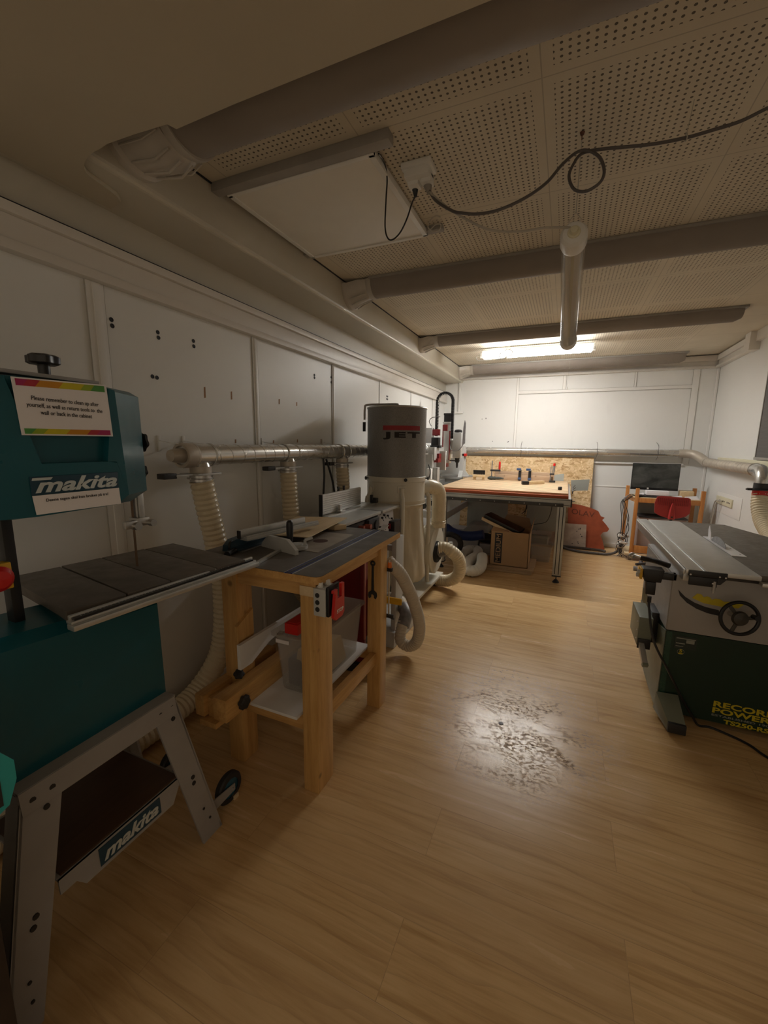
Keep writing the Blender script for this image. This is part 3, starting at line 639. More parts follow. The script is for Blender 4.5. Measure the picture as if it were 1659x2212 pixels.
# ================================================================ BANDSAW
t = thing('bandsaw', 'teal bandsaw on a grey steel stand, at the left in the foreground', 'bandsaw', (-1.33, .69, 0))
hd = B()
back0 = [(-1.47, y, z) for y, z in ((.34, 1.27), (.60, 1.245), (.93, 1.262), (.96, 1.285), (.96, 1.58), (.90, 1.605), (.60, 1.61), (.34, 1.60))]
back = [(-1.33, y, z) for y, z in ((.33, 1.262), (.60, 1.238), (.923, 1.248), (.986, 1.279), (.982, 1.592), (.95, 1.606), (.60, 1.612), (.33, 1.60))]
front = [(-1.175, y, z) for y, z in ((.40, 1.272), (.56, 1.264), (.765, 1.269), (.80, 1.290), (.785, 1.585), (.775, 1.594), (.58, 1.594), (.40, 1.585))]
hd.loft([back0, back, front])
# raised door ribs around the recess
def strip(P, x0, x1): hd.loft([[(x0, y, z) for y, z in P], [(x1, y+(.004 if y > .66 else -.004)*0, z) for y, z in P]])
strip([(.41, 1.58), (.535, 1.585), (.587, 1.392), (.545, 1.385), (.41, 1.36)], -1.18, -1.152)
strip([(.765, 1.588), (.782, 1.585), (.797, 1.295), (.77, 1.39), (.745, 1.392), (.757, 1.47)], -1.18, -1.152)
strip([(.41, 1.36), (.545, 1.385), (.587, 1.392), (.745, 1.392), (.77, 1.388), (.797, 1.295), (.76, 1.271), (.56, 1.266), (.41, 1.274)], -1.18, -1.152)
head = obj('upper_housing', hd, M['teal'], t)
lp = obj('logo_plate', B().box(-1.152, -1.1495, .557, .768, 1.318, 1.362, .001), M['blueplate'], head)
text('logo_lettering', 'makita', (-1.149, .664, 1.3405), *UPX, .198, .036, M['silver'], lp, shear=.35, bold=.028, space=1.0)
obj('logo_stroke', B().hexa([(-1.149, .560, 1.353), (-1.149, .60, 1.353), (-1.148, .60, 1.353), (-1.148, .560, 1.353), (-1.149, .562, 1.359), (-1.149, .605, 1.359), (-1.148, .605, 1.359), (-1.148, .562, 1.359)]), M['silver'], lp)
# paper signs
sg = thing('paper_sign', 'white paper sign with rainbow bands asking to clean up, taped to the bandsaw', 'sign', (-1.148, .655, 1.46))
def SP(u, v, x=-1.149): # u,v in 0..1 on the sheet
    top = Vector((0, .546+.212*u, 1.588+.008*u)); bot = Vector((0, .553+.211*u, 1.459+.001*u)); q = bot.lerp(top, v); return (x+.018*v*0, q.y, q.z)
obj('sheet', B().hexa([SP(0, 0, -1.1505), SP(1, 0, -1.1505), SP(1, 0), SP(0, 0), SP(0, 1, -1.1505), SP(1, 1, -1.1505), SP(1, 1), SP(0, 1)]), M['paper'], sg)
def band(v0, v1, cols):
    b = B(); n = len(cols)
    for i, c in enumerate(cols):
        b.mi = c; u0 = .03+.94*i/n; u1 = .03+.94*(i+1)/n
        b.poly([SP(u0, v0, -1.1485), SP(u1, v0, -1.1485), SP(u1, v1, -1.1485), SP(u0, v1, -1.1485)])
        b.mi = cols[min(i+1, n-1)]
        b.poly([SP((u0+u1)/2, v0, -1.1483), SP(u1, v0, -1.1483), SP(u1, v1, -1.1483)])
    return b
cm = [M['magenta'], M['crimson'], M['orange'], M['yellow'], M['lime'], M['green']]
obj('coloured_band', band(.86, .975, [0, 1, 2, 2, 3, 3, 4, 5]), cm, sg)
obj('coloured_band', band(.025, .12, [5, 4, 3, 3, 2, 2, 1, 0]), cm, sg)
text('lettering', 'Please remember to clean up after\nyourself, as well as return tools to  the\nwall or back in the cabinet', (-1.1484, .655, 1.528), (0, 1, -.02), (0, .05, 1), .172, .042, M['ink'], sg, lh=1.15, bold=.002, depth=.0003)
sg = thing('paper_sign', 'narrow white paper notice in Norwegian below the logo on the bandsaw', 'sign', (-1.148, .665, 1.27))
obj('sheet', B().hexa([(-1.1505, .562, 1.271), (-1.1505, .769, 1.272), (-1.149, .769, 1.272), (-1.149, .562, 1.271), (-1.1505, .558, 1.317), (-1.1505, .767, 1.3175), (-1.149, .767, 1.3175), (-1.149, .558, 1.317)]), M['paper'], sg)
text('lettering', 'Denne sagen skal kun brukes på tre!', (-1.1485, .660, 1.303), *UPX, .150, .0095, M['ink'], sg, bold=.008, depth=.0003)
# knobs
def star_knob(b, c, ax, r, h, lobes=6):
    ax = Vector(ax).normalized(); u = ax.orthogonal().normalized(); w = ax.cross(u); c = Vector(c); rings = []
    for f, q in ((.0, .8), (.15, 1), (.8, 1), (1, .75)):
        rings.append([c + ax*(h*f) + (u*math.cos(a) + w*math.sin(a))*(r*q*(1+.09*math.cos(lobes*a))) for a in [2*PI*i/48 for i in range(48)]])
    return b.loft(rings)
obj('tension_knob', star_knob(B().cyl((-1.31, .70, 1.60), (-1.31, .70, 1.652), .014, n=16), (-1.31, .70, 1.648), (0, 0, 1), .036, .026), M['black'], t)
obj('top_plate', B().box(-1.40, -1.24, .40, .80, 1.606, 1.616, .003), M['greymach'], t)
obj('tracking_knob', star_knob(B().cyl((-1.36, .97, 1.445), (-1.36, 1.0, 1.445), .008, n=12), (-1.36, .995, 1.445), (0, 1, 0), .032, .014), M['black'], t)
obj('guide_knob', star_knob(B().cyl((-1.36, .97, 1.344), (-1.36, .995, 1.344), .006, n=12), (-1.36, .99, 1.344), (0, 1, 0), .022, .014), M['black'], t)
obj('column', B().box(-1.345, -1.31, .560, .585, .90, 1.28, .003), M['black'], t)
sb = obj('switch_box', B().box(-1.335, -1.300, .50, .566, 1.065, 1.135, .004), M['yel'], t)
obj('stop_button', B().lathe([(.018, 0), (.031, .006), (.033, .014), (.022, .026), (.0, .03)], (-1.300, .530, 1.10), (1, 0, 0), 24), M['red'], sb)
# blade and guides
obj('guide_post', B().box(-1.405, -1.375, .975, 1.0, 1.17, 1.28, .002).box(-1.372, -1.366, .978, .997, 1.17, 1.29, .001), M['alu'], t)
obj('blade_guide', B().box(-1.41, -1.36, .965, 1.01, 1.15, 1.18, .004).cyl((-1.36, .945, 1.158), (-1.33, .945, 1.158), .014, n=16).cyl((-1.36, 1.01, 1.158), (-1.34, 1.01, 1.158), .012, n=16).box(-1.36, -1.34, .905, .95, 1.150, 1.178, .006), M['steel'], t)
obj('blade', B().box(-1.399, -1.387, .9695, .9705, .995, 1.26), plain('bandsaw_blade_steel', (.20, .13, .08), .5, .6), t)
# table
FL, FR, BR, BL = Vector((-1.19, .62, 1.0)), Vector((-1.11, 1.21, 1.0)), Vector((-1.58, 1.275, 1.0)), Vector((-1.66, .705, 1.0))
def TT(a, s, z): q = FL.lerp(FR, a).lerp(BL.lerp(BR, a), s); return (q.x, q.y, z)
tb = B()
for a0, a1, z0, z1 in ((0, .258, .972, .9985), (.266, .49, .97, 1.0), (.495, .775, .97, 1.0), (.785, 1, .972, .9985)):
    tb.hexa([TT(a0, 0, z0), TT(a1, 0, z0), TT(a1, 1, z0), TT(a0, 1, z0), TT(a0, 0, z1), TT(a1, 0, z1), TT(a1, 1, z1), TT(a0, 1, z1)], .002)
tb.hexa([TT(.02, .03, .955), TT(.98, .03, .955), TT(.98, .97, .955), TT(.02, .97, .955), TT(.02, .03, .985), TT(.98, .03, .985), TT(.98, .97, .985), TT(.02, .97, .985)])
tb.hexa([TT(.48, .3, .97), TT(.50, .3, .97), TT(.50, .99, .97), TT(.48, .99, .97), TT(.48, .3, .996), TT(.50, .3, .996), TT(.50, .99, .996), TT(.48, .99, .996)])
table = obj('work_table', tb, M['castiron'], t)
obj('trunnion', B().box(-1.48, -1.28, .72, 1.02, .93, .965, .01).box(-1.44, -1.32, .80, .96, .88, .94, .01).cyl((-1.30, .70, .94), (-1.26, .70, .94), .02, n=12), M['dark'], t)
rail = obj('fence_rail', B().bar((-1.142, .600, .968), (-1.104, 1.266, .968), .034, .016, bev=.004).bar((-1.150, .602, .980), (-1.115, 1.264, .980), .026, .008, bev=.002).bar((-1.160, .608, .985), (-1.125, 1.263, .985), .010, .020, bev=.002), M['alu'], t)
rl = obj('ruler', B().bar((-1.152, .612, .9870), (-1.117, 1.25, .9870), .024, .005), M['black'], rail)
tk = B()
for i in range(60):
    a = i/60; y = .63+.60*a; x = -1.148+.034*a
    tk.box(x-.003, x+(.004 if i % 5 else .008)-.003, y, y+.0012, .9905, .9910)
obj('tick_mark', tk, M['silver'], rl)
# lower housing
lh = B(); lh.loft([[(-1.45, y, z) for y, z in ((.42, .60), (.90, .60), (.90, .92), (.42, .95))], [(-1.40, y, z) for y, z in ((.38, .590), (.945, .590), (.945, .945), (.38, .985))], [(-1.24, y, z) for y, z in ((.39, .588), (.915, .588), (.912, .935), (.39, .975))], [(-1.21, y, z) for y, z in ((.41, .59), (.905, .59), (.90, .912), (.42, .945))]])
obj('lower_housing', lh, M['teal'], t)
obj('door_knob', star_knob(B(), (-1.27, .915, .79), (.25, 1, 0), .022, .016), M['black'], t)
# stand
st = B()
st.hexa([(-1.155, .455, .53), (-1.152, .90, .53), (-1.165, .90, .53), (-1.168, .455, .53), (-1.163, .455, .59), (-1.163, .90, .59), (-1.175, .90, .59), (-1.175, .455, .59)])
st.box(-1.50, -1.165, .455, .905, .583, .592, .002)
st.hexa([(-1.50, .455, .53), (-1.495, .455, .53), (-1.495, .905, .53), (-1.50, .905, .53), (-1.50, .455, .585), (-1.495, .455, .585), (-1.495, .905, .585), (-1.50, .905, .585)])
obj('stand_top', st, M['standg'], t)
def leg(top, bot, back=False):
    b = B(); x = [(-1.163, -1.100), (-1.495, -1.55)][back]; th = .010
    b.hexa([(x[1], bot[0], 0), (x[1], bot[1], 0), (x[1]-th, bot[1], 0), (x[1]-th, bot[0], 0), (x[0], top[0], .575), (x[0], top[1], .575), (x[0]-th, top[1], .575), (x[0]-th, top[0], .575)], .002)
    e0, e1 = (bot[1], top[1]) if top[1] > .7 else (bot[0], top[0]); s2 = -1 if e0 > .7 else 1; dx = -.06 if not back else .06
    b.hexa([(x[1], e0, 0), (x[1]+dx, e0, 0), (x[1]+dx, e0+.008*s2, 0), (x[1], e0+.008*s2, 0), (x[0], e1, .575), (x[0]+dx, e1, .575), (x[0]+dx, e1+.008*s2, .575), (x[0], e1+.008*s2, .575)])
    return b
for top, bot in (((.458, .555), (.335, .415)), ((.815, .905), (.925, 1.012))):
    for bk in (False, True):
        lg = obj('leg', leg(top, bot, bk), M['standg'], t)
        if not bk:
            for f, dy in ((.97, -.022), (.97, .022), (.90, 0.012), (.47, .004), (.43, .0), (.22, .0), (.13, .01)):
                x = -1.100 + (-1.163+1.100)*f; yc = ((bot[0]+bot[1])/2)*(1-f)+((top[0]+top[1])/2)*f + dy
                obj('bolt', B().cyl((x-.003, yc, .575*f), (x+.003, yc, .575*f), .0075 if f > .4 else .0045, n=10), M['dark'], lg)
sh = B()
x0 = -1.137
sh.box(-1.50, x0, .50, .885, .298, .304); sh.hexa([(x0+.006, .56, .232), (x0+.006, .84, .232), (x0, .84, .232), (x0, .56, .232), (x0, .51, .304), (x0, .885, .304), (x0-.006, .885, .304), (x0-.006, .51, .304)])
sh.hexa([(x0+.003, .50, .262), (x0+.003, .56, .262), (x0-.003, .56, .262), (x0-.003, .50, .262), (x0, .50, .304), (x0, .56, .304), (x0-.006, .56, .304), (x0-.006, .50, .304)])
sh.box(-1.506, -1.50, .50, .885, .24, .304)
shelf = obj('stand_shelf', sh, M['standg'], t)
lp = obj('logo_plate', B().hexa([(x0+.0065, .60, .243), (x0+.0065, .795, .243), (x0+.0045, .795, .243), (x0+.0045, .60, .243), (x0+.003, .60, .297), (x0+.003, .795, .297), (x0+.001, .795, .297), (x0+.001, .60, .297)]), M['blueplate'], shelf)
text('logo_lettering', 'makita', (x0+.0058, .698, .270), (0, 1, 0), (-.065, 0, 1), .175, .038, M['silver'], lp, shear=.35, bold=.028, space=1.0)
obj('shelf_board', B().box(-1.49, x0-.01, .51, .875, .304, .31), wood('dark_shelf_board', (.10, .05, .025), (.07, .035, .018), 'Y'), shelf)
for x in (-1.155, -1.47):
    w = obj('wheel', B().lathe([(.040, -.014), (.058, -.014), (.063, -.008), (.063, .008), (.058, .014), (.040, .014)], (x, 1.105, .063), (1, 0, 0), 32, False), M['dark'], t)
    obj('wheel_hub', B().lathe([(.008, -.012), (.042, -.010), (.042, .010), (.020, .012), (.010, .018), (.0, .018)], (x, 1.105, .063), (1, 0, 0), 28), plain('blue_wheel_hub', (.02, .10, .15), .4), w)
    obj('wheel_bracket', B().hexa([(x+.018, .96, .045), (x+.022, .96, .045), (x+.022, 1.12, .05), (x+.018, 1.12, .05), (x+.018, .955, .10), (x+.022, .955, .10), (x+.022, 1.12, .078), (x+.018, 1.12, .078)]).cyl((x+.018, 1.105, .063), (x+.028, 1.105, .063), .007, n=12), M['standg'], t)

# push handle at the left edge
t = thing('push_stick', 'turquoise plastic push stick handle hanging at the left edge', 'push stick', (-.93, .335, .74))
b = B(); pr = [(.325, .745), (.350, .755), (.366, .80), (.366, .84), (.350, .866), (.31, .868), (.28, .86), (.285, .83), (.31, .825), (.318, .80)]
b.prism(pr, 'X', -.945, -.93)
hh = obj('handle', b, M['tealclip'], t)
obj('grip_slot', B().cyl((-.93, .333, .842), (-.9285, .333, .842), .009, n=14).hexa([(-.93, .334, .762), (-.93, .341, .762), (-.9285, .341, .762), (-.9285, .334, .762), (-.93, .334, .815), (-.93, .341, .815), (-.9285, .341, .815), (-.9285, .334, .815)]), M['dark'], hh)
t = thing('side_cabinet', 'grey metal cabinet edge at the far left of the picture', 'cabinet', (-1.1, .2, 0))
obj('body', B().box(-1.35, -.95, .0, .318, 0, .74, .006), plain('dark_brown_board', (.035, .022, .016), .6), t)
obj('top_tray', B().box(-1.35, -.945, .0, .325, .74, .90, .006), M['greylite'], t)

# ================================================================ WOODEN ROUTER BENCH
ZT = .95
t = thing('router_bench', 'pine workbench with grey laminate router table top and blue track', 'workbench', (-1.08, 1.65, 0))
LEGS = ((-.908, -.836, 1.28, 1.40), (-.915, -.838, 1.90, 1.985), (-1.322, -1.240, 1.29, 1.385), (-1.322, -1.240, 1.90, 1.985))
lgs = [obj('leg', B().box(x0, x1, y0, y1, 0, .92, .004), M['pine'], t) for x0, x1, y0, y1 in LEGS]
obj('apron', B().box(-1.322, -.908, 1.30, 1.335, .855, .920, .003), M['pinex'], t)
obj('apron', B().box(-1.322, -.915, 1.93, 1.965, .855, .920, .003), M['pinex'], t)
obj('apron', B().box(-.885, -.85, 1.40, 1.90, .875, .920, .003), M['piney'], t)
obj('joint_cover', B().box(-.906, -.842, 1.274, 1.28, .865, .905, .002), M['ply'], lgs[0])
top = obj('table_top', B().prism([(-1.50, 1.265), (-.835, 1.265), (-.822, 1.270), (-.814, 1.280), (-.809, 1.295), (-.832, 2.155), (-1.50, 2.155)], 'Z', .920, .9485), M['piney'], t)
obj('laminate_surface', B().prism([(-1.498, 1.268), (-.837, 1.268), (-.825, 1.273), (-.818, 1.283), (-.813, 1.297), (-.836, 2.152), (-1.498, 2.152)], 'Z', .9485, ZT), M['laminate'], top)
tr = obj('mitre_track', B().bar((-.947, 1.262, ZT+.001), (-.972, 2.15, ZT+.001), .036, .003), M['bluerail'], top)
obj('track_slot', B().bar((-.947, 1.262, ZT+.0028), (-.972, 2.15, ZT+.0028), .010, .0012), M['black'], tr)
obj('track_edge', B().bar((-.9665, 1.262, ZT+.001), (-.9915, 2.15, ZT+.001), .0022, .0035).bar((-.9275, 1.262, ZT+.001), (-.9525, 2.15, ZT+.001), .0022, .0035), M['alu'], tr)
obj('track_end', B().bar((-.947, 2.152, ZT+.004), (-.950, 2.23, ZT+.018), .034, .004), M['alu'], tr)
pl = obj('insert_plate', B().hexa([(-1.20, 1.575, ZT), (-1.010, 1.570, ZT), (-1.035, 1.970, ZT), (-1.225, 1.965, ZT), (-1.20, 1.575, ZT+.0025), (-1.010, 1.570, ZT+.0025), (-1.035, 1.970, ZT+.0025), (-1.225, 1.965, ZT+.0025)]), M['plate'], top)
obj('bit_hole', B().cyl((-1.118, 1.765, ZT+.002), (-1.118, 1.765, ZT+.0030), .038, n=32), plain('hole_brown', (.07, .025, .012), .8), pl)
obj('shelf', B().box(-1.30, -.925, 1.262, 1.95, .328, .341, .002), M['whitep'], t)
obj('stretcher', B().box(-1.24, -.908, 1.30, 1.335, .262, .328, .003), M['pinex'], t)
obj('stretcher', B().box(-.895, -.86, 1.40, 1.90, .262, .328, .003), M['piney'], t)
obj('stretcher', B().box(-1.24, -.915, 1.93, 1.965, .262, .328, .003), M['pinex'], t)
obj('side_board', B().prism([(1.252, .488), (1.252, .60), (1.96, .60), (1.96, .49), (1.56, .53), (1.52, .555), (1.48, .540), (1.44, .535), (1.32, .488)], 'X', -1.215, -1.198), M['whitep'], t)
obj('brace_block', B().prism([(1.27, .60), (1.27, .67), (1.37, .72), (1.37, .60)], 'X', -1.24, -1.225), M['pine'], t)
obj('vise_jaw', B().box(-1.235, -1.165, 1.125, 1.90, .330, .430, .006), M['piney'], t)
obj('vise_jaw', B().box(-1.340, -1.29, 1.13, 1.60, .320, .415, .006), M['piney'], t)
obj('vise_block', B().box(-1.29, -1.235, 1.15, 1.26, .315, .40, .004).box(-1.31, -1.22, 1.12, 1.24, .290, .315, .004), M['piney'], t)
obj('vise_knob', star_knob(B(), (-1.165, 1.215, .375), (1, 0, 0), .028, .024), M['dark'], t)
obj('vise_knob', star_knob(B(), (-1.235, 1.275, .445), (.5, -.2, 1), .022, .014), M['dark'], t)
for z in (.305, .275): obj('bolt', B().cyl((-.905, 1.299, z), (-.905, 1.296, z), .005, n=10), M['steel'], t)
# switch
t = thing('stop_switch', 'grey switch box with a red STOP paddle on the bench leg', 'switch', (-.80, 1.32, .79))
hs = obj('housing', B().box(-.836, -.782, 1.262, 1.345, .798, .908, .006), M['greylite'], t)
for z in (.882, .854, .826): obj('knockout', B().cyl((-.817, 1.263, z), (-.817, 1.2605, z), .0095, n=20), M['dark'], hs)
for x, y in ((-.817, 1.285), (-.808, 1.322)): obj('cable_gland', B().cyl((x, y, .905), (x, y, .913), .013, n=6).cyl((x, y, .911), (x, y, .926), .010, n=16), M['white'], hs)
obj('switch_face', B().box(-.782, -.768, 1.264, 1.348, .800, .918, .005), M['black'], t)
obj('indicator', B().box(-.768, -.7665, 1.30, 1.33, .860, .90, .0005), M['screen'], t)
P = [(1.270, .80), (1.285, .785), (1.335, .787), (1.350, .80), (1.350, .918), (1.330, .918), (1.330, .868), (1.298, .868), (1.298, .905), (1.274, .905), (1.272, .895), (1.284, .888)]
pd = obj('red_paddle', B().prism(P, 'X', -.762, -.750), M['red'], t)
text('lettering', 'STOP', (-.7492, 1.316, .817), *UPX, .050, .015, M['white'], pd, bold=.02, depth=.0004)
# spanner
t = thing('spanner', 'dark open-ended spanner hanging on the far bench leg', 'spanner', (-.882, 1.895, .64))
sx_ = -.882
obj('shaft', B().hexa([(sx_-.007, 1.891, .67), (sx_+.007, 1.891, .67), (sx_+.007, 1.898, .67), (sx_-.007, 1.898, .67), (sx_-.005, 1.891, .82), (sx_+.005, 1.891, .82), (sx_+.005, 1.898, .82), (sx_-.005, 1.898, .82)], .002), M['dark'], t)
obj('ring_end', B().torus((sx_, 1.895, .829), (0, 1, 0), .010, .0050, 20, 8), M['dark'], t)
obj('open_jaw', B().prism([(sx_+x, z) for x, z in ((-.008, .680), (-.022, .670), (-.025, .652), (-.019, .636), (-.010, .642), (-.010, .655), (0, .662), (.010, .655), (.010, .642), (.019, .636), (.025, .652), (.022, .670), (.008, .680))], 'Y', 1.890, 1.899), M['dark'], t)
# bar clamp on the far leg
t = thing('bar_clamp', 'steel bar clamp with orange grip on the outer side of the far bench leg', 'clamp', (-.825, 1.995, .49))
obj('bar', B().box(-.832, -.826, 1.989, 1.995, .50, .83, .001), M['steel'], t)
obj('grip', B().cyl((-.829, 1.998, .785), (-.829, 1.998, .815), .013, .010, 16), M['orangep'], t)
obj('clamp_head', B().box(-.845, -.810, 1.984, 2.005, .765, .785, .004), M['black'], t)
obj('lower_jaw', B().box(-.850, -.800, 1.986, 1.998, .500, .520, .003).cyl((-.845, 1.99, .51), (-.81, 2.02, .485), .006, n=10), M['dark'], t)
# storage tote
t = thing('storage_tote', 'translucent plastic tote full of offcuts on the bench shelf', 'tote', (-1.03, 1.64, .345))
def rr(x0, x1, y0, y1, z, r=.03):
    P = []
    for cx, cy, a0 in ((x1-r, y0+r, -PI/2), (x1-r, y1-r, 0), (x0+r, y1-r, PI/2), (x0+r, y0+r, PI)):
        for i in range(5): a = a0+i*PI/8; P.append((cx+r*math.cos(a), cy+r*math.sin(a), z))
    return P
q = B(); q.loft([rr(-1.115, -.955, 1.41, 1.87, .343), rr(-1.135, -.935, 1.39, 1.89, .600), rr(-1.150, -.920, 1.375, 1.905, .605), rr(-1.150, -.920, 1.375, 1.905, .615), rr(-1.133, -.937, 1.392, 1.888, .613), rr(-1.112, -.958, 1.413, 1.867, .350)], False)
q._f([v for v in list(q.bm.verts)[:20]][::-1]); tote = obj('tub', q, M['clear'], t)
obj('label', B().box(-1.115, -1.045, 1.382, 1.3845, .575, .592), M['paper'], t)
tg = 'offcuts and parts in the clear tote'
solo('wood_offcut', B().hexa([(-1.05, 1.44, .48), (-.96, 1.43, .45), (-.955, 1.50, .45), (-1.045, 1.51, .48), (-1.04, 1.44, .53), (-.96, 1.43, .52), (-.955, 1.50, .52), (-1.035, 1.51, .53)], .003), M['ply'], 'pale wood offcut nearest in the clear tote, seen through its end', 'offcut')
solo('wood_offcut', B().hexa([(-1.08, 1.55, .35), (-.97, 1.53, .35), (-.96, 1.75, .35), (-1.08, 1.77, .35), (-1.06, 1.6, .50), (-.97, 1.58, .50), (-.965, 1.70, .50), (-1.05, 1.72, .48)], .003), M['ply'], 'triangular plywood offcut upright in the middle of the clear tote', 'offcut')
solo('machine_part', B().box(-1.09, -1.02, 1.43, 1.52, .352, .48, .01).cyl((-1.0, 1.45, .353), (-1.0, 1.45, .44), .03, n=16), plain('dark_blue_metal', (.05, .06, .10), .4), 'dark blue metal part at the near end of the clear tote', 'part')
solo('plastic_case', B().box(-1.08, -1.01, 1.40, 1.52, .616, .665, .005).box(-1.07, -1.02, 1.41, 1.50, .665, .668), M['red'], 'small red case lying across the rim of the clear tote', 'case')
# things on the bench
t = thing('mitre_gauge', 'grey aluminium mitre gauge with black upright handle on the bench top', 'mitre gauge', (-1.2, 1.52, ZT))
obj('guide_bar', B().bar((-1.13, 1.285, ZT+.006), (-1.20, 1.60, ZT+.006), .016, .010), M['aludull'], t)
a = Vector((-1.325, 1.555, ZT)); c = Vector((-1.075, 1.488, ZT)); dd = (c-a).normalized(); nn = Vector((-dd.y, dd.x, 0))*.018
Pf = [a, c, c+Vector((0, 0, .022)), c-dd*.06+Vector((0, 0, .062)), a+dd*.055+Vector((0, 0, .062)), a+dd*.01+Vector((0, 0, .02))]
obj('fence_plate', B().loft([Pf, [p+nn for p in Pf]]), M['greylite'], t)
obj('protractor', B().cyl((-1.14, 1.585, ZT+.004), (-1.14, 1.585, ZT+.02), .055, n=32).cyl((-1.14, 1.585, ZT+.02), (-1.14, 1.585, ZT+.024), .03, n=24), M['aludull'], t)
obj('lock_lever', B().cyl((-1.10, 1.60, ZT+.02), (-1.10, 1.60, ZT+.045), .007, n=10).bar((-1.10, 1.60, ZT+.045), (-1.07, 1.62, ZT+.055), .010, .012), M['aludull'], t)
obj('handle', B().lathe([(.012, 0), (.014, .02), (.0165, .05), (.017, .085), (.015, .104), (.008, .112), (0, .113)], (-1.185, 1.60, ZT+.02), (0, 0, 1), 20), M['black'], t)
t = thing('rip_fence', 'long grey aluminium fence lying across the tools and plywood on the bench', 'fence', (-1.26, 1.63, .99))
a = Vector((-1.315, 1.43, 1.012)); c = Vector((-1.225, 1.86, 1.018))
obj('base_extrusion', B().bar(a, c+Vector((.004, .02, 0)), .050, .014, bev=.002).bar(a+Vector((.014, 0, .010)), c+Vector((.018, .02, .010)), .012, .008, bev=.001), M['aludull'], t)
obj('upright_extrusion', B().bar(a+Vector((-.020, -.005, .024)), c+Vector((-.022, -.05, .024)), .020, .034, bev=.003), M['alu'], t)
obj('end_cap', B().bar(a+Vector((-.021, -.010, .020)), a+Vector((-.020, -.004, .020)), .020, .036), M['black'], t)
solo('plywood_sheet', B().hexa([(-1.130, 1.68, .985), (-1.19, 2.18, .997), (-1.52, 2.14, .985), (-1.46, 1.66, .975), (-1.130, 1.68, .989), (-1.19, 2.18, 1.001), (-1.52, 2.14, .989), (-1.46, 1.66, .979)]), M['ply'], 'thin pale plywood sheet lying tilted on the bench top', 'plywood')
solo('wood_block', B().hexa([(-1.19, 2.03, ZT+.0005), (-1.145, 2.09, ZT+.0005), (-1.36, 2.12, ZT+.0005), (-1.38, 2.06, ZT+.0005), (-1.19, 2.03, ZT+.028), (-1.145, 2.09, ZT+.028), (-1.36, 2.12, ZT+.030), (-1.38, 2.06, ZT+.030)], .002), M['ply'], 'small pine block propping up the plywood sheet on the bench', 'block')
t = thing('circular_saw', 'dark blue handheld saw lying at the left back of the bench', 'power tool', (-1.42, 1.65, ZT))
bl = plain('dark_blue_tool_plastic', (.02, .05, .075), .4)
obj('body', B().loft([[(-1.375+x*s2, y-.12, ZT+.008+z*s2) for x, z in ((-.04, .0), (.045, 0), (.05, .03), (.025, .055), (-.03, .052))] for y, s2 in ((1.50, .55), (1.54, .9), (1.64, 1.0), (1.74, .9), (1.79, .5))]), bl, t)
obj('handle', B().tube([(-1.38, 1.52, ZT+.03), (-1.36, 1.45, ZT+.02), (-1.34, 1.38, ZT+.014), (-1.32, 1.33, ZT+.014)], .013, 12, smooth=4), M['black'], t)
obj('shoe_plate', B().box(-1.43, -1.32, 1.42, 1.68, ZT+.0005, ZT+.006, .001), M['steel'], t)
obj('blade_guard', B().torus((-1.36, 1.40, ZT+.030), (1, .3, 0), .024, .005, 24, 8), M['black'], t)
obj('motor_cap', B().cyl((-1.42, 1.62, ZT+.03), (-1.40, 1.68, ZT+.045), .020, n=18), M['black'], t)
# spare red machine below bench
t = thing('red_machine', 'dark red machine frame with yellow bar standing behind the bench', 'machine', (-1.08, 2.25, 0))
obj('frame_plate', B().box(-1.42, -1.08, 2.20, 2.225, .06, .86, .003), M['darkred'], t)
obj('frame_plate', B().box(-1.085, -1.06, 2.15, 2.45, .25, .88, .003), M['darkred'], t)
obj('frame_edge', B().box(-1.060, -1.052, 2.15, 2.165, .25, .88), plain('worn_pink_edge', (.55, .22, .18), .5), t)
obj('grey_post', B().box(-1.05, -1.0, 2.20, 2.26, .0, .62, .004), M['greypan'], t)
obj('foot', B().box(-1.45, -.98, 2.17, 2.30, 0, .06, .006), M['dark'], t)
obj('yellow_bar', B().box(-1.30, -.885, 2.335, 2.352, .430, .475, .008), M['yel'], t)
obj('bracket', B().box(-1.16, -1.13, 2.31, 2.36, .40, .50, .004).box(-1.09, -1.06, 2.31, 2.36, .40, .50, .004), M['darkred'], t)

# ================================================================ PLANER-JOINTER
t = thing('planer_jointer', 'grey planer jointer with ribbed aluminium fence behind the wooden bench', 'planer', (-1.4, 2.75, 0))
zj = .943
obj('infeed_table', B().hexa([(-1.252, 2.24, zj-.022), (-1.252, 2.83, zj-.022), (-1.66, 2.83, zj-.022), (-1.66, 2.24, zj-.022), (-1.252, 2.24, zj), (-1.252, 2.83, zj), (-1.66, 2.83, zj), (-1.66, 2.24, zj)], .003), M['aludull'], t)
obj('outfeed_table', B().box(-1.60, -1.245, 2.85, 3.20, zj-.020, zj+.001, .003), M['aludull'], t)
obj('cutter_slot', B().box(-1.60, -1.26, 2.828, 2.852, zj-.03, zj-.001), M['black'], t)
fe = B(); fx = -1.475
fe.box(fx-.020, fx, 2.36, 2.93, .966, 1.104, .002)
for i in range(9): fe.box(fx-.002, fx+.003, 2.36, 2.93, .972+i*.0145, .980+i*.0145, .001)
fn = obj('fence', fe, M['alu'], t)
obj('fence_end_cap', B().box(fx-.024, fx+.002, 2.352, 2.361, .955, 1.103), M['black'], fn)
obj('fence_foot', B().box(fx-.03, fx+.045, 2.36, 3.12, zj, zj+.016, .002), M['alu'], fn)
obj('fence_stop', B().box(fx+.01, fx+.03, 2.545, 2.575, zj+.016, 1.015, .002).box(fx+.01, fx+.045, 2.53, 2.60, zj+.016, .975, .004), M['steel'], t)
